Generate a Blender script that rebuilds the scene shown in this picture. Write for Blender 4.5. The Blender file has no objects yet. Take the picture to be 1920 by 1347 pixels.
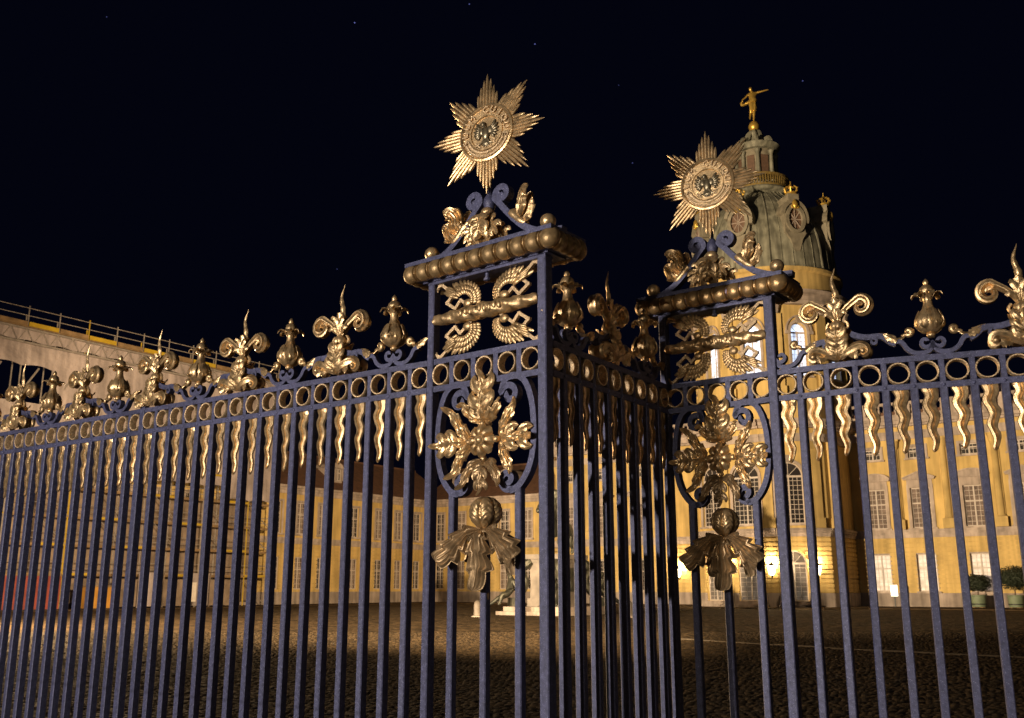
import bpy, math, random
from mathutils import Vector, Matrix
random.seed(7)
PI = math.pi
C = bpy.context.scene.collection
SC = bpy.context.scene

# ---------------------------------------------------------------- camera
cam = bpy.data.cameras.new('camera'); camo = bpy.data.objects.new('camera', cam); C.objects.link(camo)
cam.sensor_width = 36; cam.lens = 1806 / 1920 * 36; cam.clip_end = 3000; cam.clip_start = .05
camo.location = (0, 0, 1.65); camo.rotation_euler = (PI / 2 + math.atan(429 / 1806), 0, 0)
cam.dof.use_dof = True; cam.dof.focus_distance = 5.7; cam.dof.aperture_fstop = 8
SC.camera = camo
# ---------------------------------------------------------------- night sky
W = bpy.data.worlds.new('World'); SC.world = W; W.use_nodes = True
nt = W.node_tree; bg = nt.nodes['Background']; bg.inputs['Strength'].default_value = 1
tc = nt.nodes.new('ShaderNodeTexCoord')
acc = None
def wmath(op, a, b=None):
    n = nt.nodes.new('ShaderNodeMath'); n.operation = op
    for i, q in enumerate((a, b)):
        if q is None: continue
        if isinstance(q, (int, float)): n.inputs[i].default_value = q
        else: nt.links.new(q, n.inputs[i])
    return n.outputs[0]
pt = math.atan(429 / 1806)
for sx, sy, s in ((880, 8, .5), (665, 43, .9), (1003, 83, .8), (1505, 152, .45), (1186, 306, .3), (632, 505, .2), (200, 32, .2), (1160, 160, .15)):
    u = (sx - 960) / 1806; v = (673.5 - sy) / 1806
    d = Vector((u, math.cos(pt) - v * math.sin(pt), math.sin(pt) + v * math.cos(pt))).normalized()
    n = nt.nodes.new('ShaderNodeVectorMath'); n.operation = 'DISTANCE'; nt.links.new(tc.outputs['Generated'], n.inputs[0]); n.inputs[1].default_value = d
    lit = wmath('MULTIPLY', wmath('LESS_THAN', n.outputs['Value'], .0006), s)
    acc = lit if acc is None else wmath('ADD', acc, lit)
mx = nt.nodes.new('ShaderNodeMix'); mx.data_type = 'RGBA'
nt.links.new(acc, mx.inputs[0]); mx.inputs[6].default_value = (.0009, .0012, .0042, 1); mx.inputs[7].default_value = (.16, .18, .55, 1)
nt.links.new(mx.outputs[2], bg.inputs['Color'])
# ---------------------------------------------------------------- lamps
def lamp(name, kind, loc, power, col, size=.1, target=None, angle=40, blend=.3):
    l = bpy.data.lights.new(name, kind); l.energy = power; l.color = col; l.shadow_soft_size = size
    o = bpy.data.objects.new(name, l); C.objects.link(o); o.location = loc
    if kind == 'SPOT':
        l.spot_size = math.radians(angle); l.spot_blend = blend
        o.rotation_euler = (Vector(target) - Vector(loc)).to_track_quat('-Z', 'Y').to_euler()
    return o
lamp('street_lantern_light', 'POINT', (-8.9, -3.1, 3.0), 5200, (1, .89, .78), .16)
lamp('far_street_lantern_light', 'POINT', (9.5, -6.0, 4.0), 150, (1, .78, .45), .12)
lamp('rear_street_lantern_light', 'POINT', (-9.0, -9.5, 4.5), 1700, (1, .86, .68), .15)
lamp('court_lamp_light', 'POINT', (-25, 41, 6.5), 30000, (1, .70, .38), .15)
lamp('palace_floodlight', 'SPOT', (-55, 1, 6), 780000, (1, .76, .46), .8, (30, 87, 14), 46, .6)
lamp('wing_floodlight', 'SPOT', (16, -9, 13), 470000, (1, .72, .40), .5, (-24, 92, 5), 33, .5)
# ---------------------------------------------------------------- exposure
SC.view_settings.view_transform = 'Standard'; SC.view_settings.look = 'None'
SC.view_settings.exposure = 0; SC.view_settings.gamma = 1
try: SC.cycles.max_bounces = 5; SC.cycles.diffuse_bounces = 3; SC.cycles.glossy_bounces = 3; SC.cycles.caustics_reflective = False; SC.cycles.caustics_refractive = False; SC.cycles.sample_clamp_indirect = 4
except Exception: pass

# ================================================================ materials
def mat(name, col, rough=.6, metal=0., var=.0, vscale=5., bump=0., bscale=40., bdist=.01, spec=.5, col2=None, detail=4, thr=None, emit=None, estr=0, flake=None, streak=0):
    m = bpy.data.materials.new(name); m.use_nodes = True
    t = m.node_tree; b = t.nodes['Principled BSDF']
    b.inputs['Roughness'].default_value = rough; b.inputs['Metallic'].default_value = metal; b.inputs['Specular IOR Level'].default_value = spec
    b.inputs['Base Color'].default_value = (*col, 1)
    tco = t.nodes.new('ShaderNodeTexCoord')
    if var or col2:
        n = t.nodes.new('ShaderNodeTexNoise'); n.inputs['Scale'].default_value = vscale; n.inputs['Detail'].default_value = detail
        t.links.new(tco.outputs['Object'], n.inputs['Vector'])
        r = t.nodes.new('ShaderNodeValToRGB')
        lo, hi = thr or (.3, .7)
        r.color_ramp.elements[0].position = lo; r.color_ramp.elements[1].position = hi
        c2 = col2 or tuple(c * (1 - var) for c in col)
        r.color_ramp.elements[0].color = (*c2, 1); r.color_ramp.elements[1].color = (*[min(1, c * (1 + var * .4)) for c in col], 1)
        t.links.new(n.outputs['Fac'], r.inputs['Fac']); t.links.new(r.outputs['Color'], b.inputs['Base Color'])
        last = r.outputs['Color']
        if flake:
            w = t.nodes.new('ShaderNodeTexVoronoi'); w.inputs['Scale'].default_value = flake[0]; t.links.new(tco.outputs['Object'], w.inputs['Vector'])
            rr = t.nodes.new('ShaderNodeValToRGB'); rr.color_ramp.elements[0].position = flake[1]; rr.color_ramp.elements[1].position = min(1, flake[1] + .05)
            sep = t.nodes.new('ShaderNodeSeparateColor'); t.links.new(w.outputs['Color'], sep.inputs[0]); t.links.new(sep.outputs[0], rr.inputs['Fac'])
            mm = t.nodes.new('ShaderNodeMix'); mm.data_type = 'RGBA'
            t.links.new(rr.outputs['Color'], mm.inputs[0]); t.links.new(last, mm.inputs[6]); mm.inputs[7].default_value = (*flake[2], 1)
            t.links.new(mm.outputs[2], b.inputs['Base Color'])
        if streak:
            mp = t.nodes.new('ShaderNodeMapping'); mp.inputs['Scale'].default_value = (1.4, 1.4, .12); t.links.new(tco.outputs['Object'], mp.inputs['Vector'])
            ns = t.nodes.new('ShaderNodeTexNoise'); ns.inputs['Scale'].default_value = 1.6; ns.inputs['Detail'].default_value = 6; t.links.new(mp.outputs[0], ns.inputs['Vector'])
            ms = t.nodes.new('ShaderNodeMapRange'); ms.inputs[1].default_value = .38; ms.inputs[2].default_value = .62; ms.inputs[3].default_value = 1 - streak; ms.inputs[4].default_value = 1.0
            t.links.new(ns.outputs['Fac'], ms.inputs[0])
            if flake: last = mm.outputs[2]
            mu = t.nodes.new('ShaderNodeVectorMath'); mu.operation = 'SCALE'; t.links.new(last, mu.inputs[0]); t.links.new(ms.outputs[0], mu.inputs['Scale']); t.links.new(mu.outputs[0], b.inputs['Base Color'])
    if 'gild' in name or 'gilding' in name:
        oi = t.nodes.new('ShaderNodeObjectInfo'); mo = t.nodes.new('ShaderNodeMapRange'); mo.inputs[3].default_value = .84; mo.inputs[4].default_value = 1.12; t.links.new(oi.outputs['Random'], mo.inputs[0])
        sv_ = t.nodes.new('ShaderNodeVectorMath'); sv_.operation = 'SCALE'; t.links.new(mo.outputs[0], sv_.inputs['Scale']); t.links.new(b.inputs['Base Color'].links[0].from_socket, sv_.inputs[0]); t.links.new(sv_.outputs[0], b.inputs['Base Color'])
        mo2 = t.nodes.new('ShaderNodeMapRange'); mo2.inputs[3].default_value = rough + .06; mo2.inputs[4].default_value = rough - .04; t.links.new(oi.outputs['Random'], mo2.inputs[0]); t.links.new(mo2.outputs[0], b.inputs['Roughness'])
    if bump:
        n2 = t.nodes.new('ShaderNodeTexNoise'); n2.inputs['Scale'].default_value = bscale; n2.inputs['Detail'].default_value = 3
        t.links.new(tco.outputs['Object'], n2.inputs['Vector'])
        bp = t.nodes.new('ShaderNodeBump'); bp.inputs['Strength'].default_value = bump; bp.inputs['Distance'].default_value = bdist
        t.links.new(n2.outputs['Fac'], bp.inputs['Height']); t.links.new(bp.outputs['Normal'], b.inputs['Normal'])
    if emit:
        b.inputs['Emission Color'].default_value = (*emit, 1); b.inputs['Emission Strength'].default_value = estr
        if 'pane' in name:
            ne = t.nodes.new('ShaderNodeTexNoise'); ne.inputs['Scale'].default_value = 1.3; ne.inputs['Detail'].default_value = 2; t.links.new(tco.outputs['Object'], ne.inputs['Vector'])
            mr = t.nodes.new('ShaderNodeMapRange'); mr.inputs[1].default_value = .35; mr.inputs[2].default_value = .7; mr.inputs[3].default_value = estr * .45; mr.inputs[4].default_value = estr * 1.7
            t.links.new(ne.outputs['Fac'], mr.inputs[0]); t.links.new(mr.outputs[0], b.inputs['Emission Strength'])
    return m
M = {}
M['paint'] = mat('blue_paint', (.098, .104, .206), .46, .2, .42, 40, .5, 260, .004, flake=(300, .94, (.26, .27, .44)), streak=.35)
M['gold'] = mat('gilded_metal', (.68, .475, .25), .37, .80, .62, 26, .4, 170, .004, thr=(.25, .62))
M['gold_ring'] = mat('gilded_ring', (.74, .54, .32), .45, .55, .5, 120, .8, 180, .006, thr=(.3, .6))
M['gold_old'] = mat('aged_gilding', (.50, .33, .15), .38, .75, 0, 14, .4, 90, .006, col2=(.10, .075, .05), thr=(.38, .58))
M['gold_dull'] = mat('dull_gilding', (.43, .295, .16), .44, .68, .5, 18, .3, 90, .004)
M['gold_flaked'] = mat('flaked_gilding', (.46, .30, .14), .4, .7, 0, 9, .6, 60, .006, col2=(.13, .12, .22), thr=(.40, .47))
M['gold_far'] = mat('far_gilding', (.85, .55, .12), .35, .7, .3, 3)
M['eagle'] = mat('dark_gilding', (.26, .21, .13), .35, .7, .4, 60, .3, 200, .003)
M['wall'] = mat('yellow_stucco', (.62, .43, .16), .9, 0, .22, .6, .2, 6, .02, streak=0.28)
M['wall2'] = mat('ochre_stucco', (.60, .42, .16), .9, 0, .25, .8, .2, 6, .02, streak=0.3)
M['trim'] = mat('grey_pink_stone', (.46, .37, .32), .85, 0, .3, 1.2, .2, 8, .02, streak=0.35)
M['plinth'] = mat('plinth_stone', (.36, .29, .25), .9, 0, .35, .8, .3, 5, .03, streak=0.4)
M['white'] = mat('white_joinery', (.50, .43, .39), .6, 0, .1, 3)
M['glass'] = mat('dark_glass', (.035, .03, .03), .15, 0, .5, .7, spec=.3)
M['curtain'] = mat('curtained_glass', (.20, .15, .13), .7, 0, .55, 1.6, spec=.15)
M['lit_cool'] = mat('lit_pane_cool', (.5, .5, .5), .4, 0, 0, emit=(.62, .74, 1), estr=1.25)
M['lit_warm'] = mat('lit_pane_warm', (.30, .25, .22), .4, 0, .4, 1.5, emit=(1, .74, .56), estr=.42)
M['lit_lamp'] = mat('lit_lantern_glass', (.9, .8, .6), .4, 0, 0, emit=(1, .80, .46), estr=18)
M['lit_door'] = mat('lit_door_pane', (.12, .10, .085), .6, 0, .3, 1.5, spec=.1, emit=(1, .84, .66), estr=.07)
M['lit_sign'] = mat('lit_sign_face', (.9, .9, .85), .4, 0, 0, emit=(1, .93, .84), estr=1.6)
M['roof'] = mat('brown_roof_tile', (.13, .062, .036), .8, 0, .4, 2, .6, 14, .03)
M['copper'] = mat('patinated_copper', (.31, .30, .235), .65, .1, 0, .9, .3, 4, .03, col2=(.17, .165, .125), thr=(.32, .62), streak=0.5)
M['copperdk'] = mat('stained_copper', (.25, .22, .165), .7, .1, .4, 1.5, .3, 5, .03)
M['ochre_rail'] = mat('gilt_gallery_rail', (.32, .22, .07), .5, .4, .4, 3)
M['louver'] = mat('brown_louver', (.13, .075, .05), .7, 0, .3, 4)
M['pole'] = mat('galvanised_tube', (.34, .30, .28), .5, .4, .3, 3)
M['yellow'] = mat('yellow_scaffold_paint', (.42, .28, .02), .5, 0, .2, 2)
M['plank'] = mat('scaffold_board', (.22, .14, .07), .9, 0, .4, 2)
M['sheet'] = mat('plastic_sheeting', (.40, .335, .335), .55, 0, .25, .5, .8, 1.1, .25, streak=0.3)
M['net'] = mat('scaffold_netting', (.23, .17, .13), .9, 0, .5, .9, .5, 3, .1)
M['marble'] = mat('pale_marble', (.17, .14, .12), .6, 0, .5, 1.5, .2, 8, .02)
M['bronze'] = mat('weathered_bronze', (.085, .08, .06), .45, .6, 0, 3, .4, 10, .03, col2=(.03, .032, .028))
M['leafdk'] = mat('dark_foliage', (.016, .024, .010), .7, 0, .4, 3)
M['bark'] = mat('bark', (.10, .07, .05), .9)
M['tub'] = mat('green_tub', (.16, .20, .13), .6, 0, .25, 2)
M['red'] = mat('red_container', (.22, .045, .035), .6, 0, .4, 1)
M['orange'] = mat('orange_container', (.42, .21, .035), .6, 0, .4, 1)
M['bwhite'] = mat('white_board', (.62, .55, .50), .6, 0, .15, 2)
M['stripe'] = mat('red_stripe', (.5, .07, .05), .6)
M['ironblk'] = mat('black_iron', (.02, .02, .022), .5, .3)
M['kerb'] = mat('pale_kerb_stone', (.15, .115, .08), .9, 0, .35, 1.5, .3, 10, .02)
M['gravel'] = mat('courtyard_gravel', (.075, .05, .029), .95, 0, .6, 1.2, .9, 5, .06, spec=.05)

def ground_mat():
    m = bpy.data.materials.new('cobbled_ground'); m.use_nodes = True; t = m.node_tree; b = t.nodes['Principled BSDF']
    tc = t.nodes.new('ShaderNodeTexCoord')
    v = t.nodes.new('ShaderNodeTexVoronoi'); v.inputs['Scale'].default_value = 3.6; t.links.new(tc.outputs['Object'], v.inputs['Vector'])
    n = t.nodes.new('ShaderNodeTexNoise'); n.inputs['Scale'].default_value = .5; n.inputs['Detail'].default_value = 6; t.links.new(tc.outputs['Object'], n.inputs['Vector'])
    sep = t.nodes.new('ShaderNodeSeparateColor'); t.links.new(v.outputs['Color'], sep.inputs[0])
    r = t.nodes.new('ShaderNodeValToRGB'); r.color_ramp.elements[0].color = (.018, .014, .010, 1); r.color_ramp.elements[1].color = (.135, .088, .047, 1); r.color_ramp.elements[0].position = .22; r.color_ramp.elements[1].position = .85
    ad = t.nodes.new('ShaderNodeMath'); ad.operation = 'MULTIPLY_ADD'; ad.inputs[1].default_value = .5
    t.links.new(sep.outputs[0], ad.inputs[0]); 
    mu = t.nodes.new('ShaderNodeMath'); mu.operation = 'MULTIPLY'; mu.inputs[1].default_value = .55; t.links.new(n.outputs['Fac'], mu.inputs[0]); t.links.new(mu.outputs[0], ad.inputs[2])
    t.links.new(ad.outputs[0], r.inputs['Fac']); t.links.new(r.outputs['Color'], b.inputs['Base Color'])
    bp = t.nodes.new('ShaderNodeBump'); bp.inputs['Strength'].default_value = 1; bp.inputs['Distance'].default_value = .06; bp.invert = True
    t.links.new(v.outputs['Distance'], bp.inputs['Height']); t.links.new(bp.outputs['Normal'], b.inputs['Normal'])
    b.inputs['Roughness'].default_value = .95; b.inputs['Specular IOR Level'].default_value = .08
    return m
M['ground'] = ground_mat()
def cobble_mat():
    m = bpy.data.materials.new('cobble_stone'); m.use_nodes = True; t = m.node_tree; b = t.nodes['Principled BSDF']
    g = t.nodes.new('ShaderNodeNewGeometry'); r = t.nodes.new('ShaderNodeValToRGB')
    r.color_ramp.elements[0].color = (.022, .016, .011, 1); r.color_ramp.elements[1].color = (.105, .07, .038, 1)
    t.links.new(g.outputs['Random Per Island'], r.inputs['Fac']); t.links.new(r.outputs['Color'], b.inputs['Base Color']); b.inputs['Roughness'].default_value = .8; b.inputs['Specular IOR Level'].default_value = .2
    return m
M['cobble'] = cobble_mat()

# ================================================================ mesh builder
def cr(pts, n):
    """Catmull-Rom resample of a polyline"""
    P = [Vector(p) for p in pts]; P = [P[0] * 2 - P[1]] + P + [P[-1] * 2 - P[-2]]
    out = []; segs = len(P) - 3
    for i in range(n):
        x = i / (n - 1) * segs; k = min(int(x), segs - 1); t = x - k
        a, b, c, d = P[k:k + 4]
        out.append(.5 * ((2 * b) + (c - a) * t + (2 * a - 5 * b + 4 * c - d) * t * t + (3 * b - a - 3 * c + d) * t ** 3))
    return out
def spiral(cx, cz, r0, r1, a0, a1, n):
    return [(cx + (r0 + (r1 - r0) * i / (n - 1)) * math.cos(math.radians(a0 + (a1 - a0) * i / (n - 1))), cz + (r0 + (r1 - r0) * i / (n - 1)) * math.sin(math.radians(a0 + (a1 - a0) * i / (n - 1)))) for i in range(n)]
class MB:
    def __init__(s): s.v = []; s.f = []
    def add(s, v, f):
        o = len(s.v); s.v += [tuple(p) for p in v]; s.f += [tuple(i + o for i in q) for q in f]; return s
    def merge(s, o, Mx=None):
        return s.add([(Mx @ Vector(p)) if Mx else p for p in o.v], o.f)
    def box(s, x0, x1, y0, y1, z0, z1):
        return s.add([(x0, y0, z0), (x1, y0, z0), (x1, y1, z0), (x0, y1, z0), (x0, y0, z1), (x1, y0, z1), (x1, y1, z1), (x0, y1, z1)],
                     [(0, 3, 2, 1), (4, 5, 6, 7), (0, 1, 5, 4), (1, 2, 6, 5), (2, 3, 7, 6), (3, 0, 4, 7)])
    def prism(s, out, y0, y1):
        n = len(out); v = [(x, y0, z) for x, z in out] + [(x, y1, z) for x, z in out]
        return s.add(v, [tuple(range(n)), tuple(range(2 * n - 1, n - 1, -1))] + [(i, i + n, (i + 1) % n + n, (i + 1) % n) for i in range(n)])
    def vprism(s, out, z0, z1):
        n = len(out); v = [(x, y, z0) for x, y in out] + [(x, y, z1) for x, y in out]
        return s.add(v, [tuple(range(n - 1, -1, -1)), tuple(range(n, 2 * n))] + [(i, (i + 1) % n, (i + 1) % n + n, i + n) for i in range(n)])
    def bar(s, w, d, z0, z1, ch=.005, x=0, y=0):
        a, b = w / 2, d / 2
        return s.vprism([(x - a + ch, y - b), (x + a - ch, y - b), (x + a, y - b + ch), (x + a, y + b - ch), (x + a - ch, y + b), (x - a + ch, y + b), (x - a, y + b - ch), (x - a, y - b + ch)], z0, z1)
    def tube(s, path, r, n=8, mod=None, flat=1.):
        P = [Vector(p) for p in path]; L = len(P); R = r if isinstance(r, (list, tuple)) else [r] * L
        v = []; up = Vector((0, 1, 0))
        for i, p in enumerate(P):
            t = (P[min(i + 1, L - 1)] - P[max(i - 1, 0)]).normalized()
            if abs(t.dot(up)) > .95: up = Vector((1, 0, 0))
            a = t.cross(up).normalized(); b = a.cross(t).normalized()
            for k in range(n):
                th = 2 * PI * k / n; rr = R[i] * (mod(th, i / (L - 1)) if mod else 1)
                v.append(p + a * math.cos(th) * rr + b * math.sin(th) * rr * flat)
        f = [(i * n + k, i * n + (k + 1) % n, (i + 1) * n + (k + 1) % n, (i + 1) * n + k) for i in range(L - 1) for k in range(n)]
        f += [tuple(range(n - 1, -1, -1)), tuple(range((L - 1) * n, L * n))]
        return s.add(v, f)
    def lathe(s, prof, n=20, c=(0, 0, 0), mod=None):
        v = []; L = len(prof)
        for i, (r, z) in enumerate(prof):
            for k in range(n):
                th = 2 * PI * k / n; rr = r * (mod(th, i / (L - 1)) if mod else 1)
                v.append((c[0] + rr * math.cos(th), c[1] + rr * math.sin(th), c[2] + z))
        f = [(i * n + k, i * n + (k + 1) % n, (i + 1) * n + (k + 1) % n, (i + 1) * n + k) for i in range(L - 1) for k in range(n)]
        f += [tuple(range(n - 1, -1, -1)), tuple(range((L - 1) * n, L * n))]
        return s.add(v, f)
    def ball(s, c, r, nu=12, nv=8, Mx=None):
        rx, ry, rz = r if isinstance(r, (tuple, list)) else (r, r, r)
        b = MB(); b.lathe([(math.sin(PI * (j + .02) / (nv + .04)), -math.cos(PI * (j + .02) / (nv + .04))) for j in range(nv + 1)], nu)
        T = Matrix.Translation(Vector(c)) @ (Mx.to_4x4() if Mx else Matrix.Identity(4)) @ Matrix.Diagonal((rx, ry, rz, 1))
        return s.merge(b, T)
    def sweep(s, path, w, y0, y1, taper=None):
        """flat bar bent in the xz plane"""
        P = [Vector((p[0], p[1])) for p in path]; L = len(P); v = []
        for i, p in enumerate(P):
            t = (P[min(i + 1, L - 1)] - P[max(i - 1, 0)])
            t = t.normalized() if t.length else Vector((1, 0)); nn = Vector((-t.y, t.x)); h = w / 2 * (taper(i / (L - 1)) if taper else 1)
            a = p + nn * h; b = p - nn * h
            v += [(a.x, y0, a.y), (b.x, y0, b.y), (b.x, y1, b.y), (a.x, y1, a.y)]
        f = [(i * 4 + k, i * 4 + (k + 1) % 4, i * 4 + 4 + (k + 1) % 4, i * 4 + 4 + k) for i in range(L - 1) for k in range(4)]
        return s.add(v, f + [(3, 2, 1, 0), tuple(range(L * 4 - 4, L * 4))])
    def leaf(s, spine, Wd, nrm=(0, -1, 0), n=4, serr=.42, cup=-.25, ridge=.13, rib=.10, fwd=.55, th=.005, NT=30, NS=13, pw=(.45, .55), base=.12, drift=.62):
        P = cr(spine, NT); nrm = Vector(nrm); fr = []; bk = []
        mxe = max(((i / 99 + base) ** pw[0]) * ((1 - i / 99) ** pw[1]) for i in range(100))
        for i, p in enumerate(P):
            t = i / (NT - 1); tan = (P[min(i + 1, NT - 1)] - P[max(i - 1, 0)]).normalized()
            side = tan.cross(nrm)
            side = side.normalized() if side.length > 1e-4 else Vector((1, 0, 0)); nn = side.cross(tan).normalized()
            env = ((t + base) ** pw[0]) * ((1 - t) ** pw[1]) / mxe
            q = (n * t) % 1.0; lob = (1 - serr) + serr * (q / .80 if q < .80 else (1 - q) / .20)
            w = Wd * (env * lob + .02)
            for k in range(NS):
                u = -1 + 2 * k / (NS - 1); au = abs(u)
                h = cup * w * au * au + ridge * w * math.cos(2 * PI * (2.6 * au - drift * n * t + .25)) * min(1, au * 5) * (1 - .5 * t) + .5 * ridge * w * (lob - 1) * au + rib * Wd * math.exp(-(u / .14) ** 2) * (1 - t * .6)
                pos = p + side * (u * w) + tan * (fwd * w * au ** 1.6) + nn * h
                fr.append(pos); bk.append(pos - nn * th)
        m = NT * NS
        f = []
        for i in range(NT - 1):
            for k in range(NS - 1):
                a = i * NS + k; f.append((a, a + 1, a + NS + 1, a + NS)); f.append((m + a, m + a + NS, m + a + NS + 1, m + a + 1))
        for i in range(NT - 1):
            a = i * NS; f.append((a, a + NS, m + a + NS, m + a)); a = i * NS + NS - 1; f.append((a, m + a, m + a + NS, a + NS))
        for k in range(NS - 1):
            a = k; f.append((a, m + a, m + a + 1, a + 1)); a = (NT - 1) * NS + k; f.append((a, a + 1, m + a + 1, m + a))
        return s.add(fr + bk, f)
    def acan(s, spine, Wd, nrm=(0, -1, 0), N=4, th=.005, curl=.10, tip=1.):
        """acanthus leaf: fluted blade with overlapping pointed lobes on either side"""
        P = cr(spine, 61); nrm = Vector(nrm); mx_ = max((i / 99 + .3) ** .6 * (1 - i / 99) ** .5 for i in range(100))
        for k in range(N):
            t = .06 + .78 * k / N; i = int(t * 60); tan = (P[min(i + 1, 60)] - P[max(i - 1, 0)]).normalized()
            side = tan.cross(nrm).normalized(); nn = side.cross(tan).normalized(); L = Wd * 1.45 * (t + .3) ** .6 * (1 - t) ** .5 / mx_
            for sg in (-1, 1):
                def d(a): return tan * math.cos(math.radians(a)) + side * (sg * math.sin(math.radians(a)))
                a = 58 - 20 * t; q = P[i] - nn * (.004 + .012 * Wd * (N - k))
                s.leaf([q, q + d(a + 14) * L * .4 + nn * L * curl, q + d(a + 2) * L * .75 + nn * L * curl * .9, q + d(a - 14) * L - nn * L * .05], L * .34, nn, n=1, serr=0, ridge=.13, rib=.10, cup=-.3, fwd=0, th=th, NT=11, NS=9, pw=(.4, .62), base=.25)
        s.leaf(spine, Wd * .50 * tip, nrm, n=3, serr=.22, ridge=.14, rib=.16, cup=-.35, fwd=.3, th=th, NT=26, NS=13, pw=(.35, .55), base=.35)
        return s
    def mesh(s, name, material, smooth=False, ang=40):
        me = bpy.data.meshes.new(name); me.from_pydata(s.v, [], s.f); me.materials.append(M[material] if isinstance(material, str) else material)
        if smooth:
            me.shade_smooth()
            try: me.set_sharp_from_angle(angle=math.radians(ang))
            except Exception: pass
        return me
    def build(s, name, material, parent=None, Mx=None, smooth=False, ang=40):
        return inst(name, s.mesh(name, material, smooth, ang), parent, Mx)
def inst(name, me, parent=None, Mx=None):
    o = bpy.data.objects.new(name, me); C.objects.link(o)
    if parent: o.parent = parent
    if Mx is not None: o.matrix_local = Mx
    return o
def thing(name, label, cat, loc=(0, 0, 0), rz=0, group=None):
    o = bpy.data.objects.new(name, None); C.objects.link(o); o.location = loc; o.rotation_euler = (0, 0, rz); o.empty_display_size = .1
    return tag(o, label, cat, group)
def tag(o, label, cat, group=None):
    o['label'] = label; o['category'] = cat
    if group: o['group'] = group
    return o
def struct(o, kind='structure'): o['kind'] = kind; return o
def T(x=0, y=0, z=0, rz=0, s=1, mx=1): return Matrix.Translation((x, y, z)) @ Matrix.Rotation(rz, 4, 'Z') @ Matrix.Diagonal((s * mx, s, s, 1))
def mirror(mb):
    o = MB(); o.v = [(-x, y, z) for x, y, z in mb.v]; o.f = [tuple(reversed(f)) for f in mb.f]; return o
# ================================================================ the setting
GA = math.radians(34.5)
KX, KY = -10.2, 117.0
E1 = Vector((math.cos(GA), -math.sin(GA))); E2 = Vector((-math.sin(GA), -math.cos(GA)))
def pal(u, v): q = Vector((KX, KY)) + E1 * u + E2 * v; return q.x, q.y      # u along the main front, v out into the court
g = MB().add([(-500, -60, 0), (500, -60, 0), (500, 900, 0), (-500, 900, 0)], [(0, 1, 2, 3)])
struct(g.build('courtyard_ground', 'ground'))
f = MB()
def strip(a, b, w, z0, z1, mb):
    a = Vector(a); b = Vector(b); d = (b - a).normalized(); n = Vector((-d.y, d.x)) * w / 2
    mb.vprism([tuple(a + n), tuple(a - n), tuple(b - n), tuple(b + n)], z0, z1)
q = [pal(-2, -2), pal(-2, 6), pal(20, 5.5), pal(36, 13.5), pal(51, 13.5), pal(53, 8.5), pal(85, 8.5), pal(85, -2)]
struct(MB().vprism([tuple(p) for p in reversed(q)], .0, .06).build('forecourt_path', 'gravel'))
q = [pal(-2, 0), pal(6, 0), pal(6, 62), pal(-2, 62)]
struct(MB().vprism([tuple(p) for p in q], .0, .05).build('wing_path', 'gravel'))
def line_of_stones(name, pts, w, L):
    t = bpy.data.objects.new(name, None); C.objects.link(t); struct(t)
    for a, b in zip(pts, pts[1:]):
        a = Vector(a); b = Vector(b); n = max(1, int((b - a).length / L))
        for i in range(n):
            p0 = a.lerp(b, i / n); p1 = a.lerp(b, (i + .96) / n); m = MB(); off = random.uniform(-.02, .02)
            strip(p0 + Vector((0, off)), p1 + Vector((0, off)), w * random.uniform(.9, 1.05), 0, .03 + random.uniform(0, .02), m); m.build('kerb_stone', 'kerb', t)
line_of_stones('pale_gutter_line', [(5.4, 33.0), (9.2, 27.4), (14.0, 22.5)], .22, .8)
# cobbles near the fence: real stones, too many to count
rc = random.Random(3); v = []; fc = []
y = 9.5
while y < 38:
    x = -.60 * y - 1 + rc.uniform(0, .16)
    while x < .60 * y + 1:
        w = rc.uniform(.042, .064); d = rc.uniform(.042, .062); h = rc.uniform(.008, .026); jx = x + rc.uniform(-.03, .03); jy = y + rc.uniform(-.04, .04); tl = rc.uniform(-.008, .008); k = .62
        o = len(v)
        v += [(jx - w, jy - d, .001), (jx + w, jy - d, .001), (jx + w, jy + d, .001), (jx - w, jy + d, .001), (jx - w * k, jy - d * k, h), (jx + w * k, jy - d * k, h + tl), (jx + w * k, jy + d * k, h + tl), (jx - w * k, jy + d * k, h)]
        fc += [(o, o + 1, o + 5, o + 4), (o + 1, o + 2, o + 6, o + 5), (o + 2, o + 3, o + 7, o + 6), (o + 3, o, o + 4, o + 7), (o + 4, o + 5, o + 6, o + 7)]
        x += .125
    y += .122
me = bpy.data.meshes.new('cobblestones'); me.from_pydata(v, [], fc); me.materials.append(M['cobble']); me.shade_smooth()
o = inst('cobblestones', me); o['kind'] = 'stuff'; o['label'] = 'small uneven cobblestones paving the near courtyard'

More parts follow.
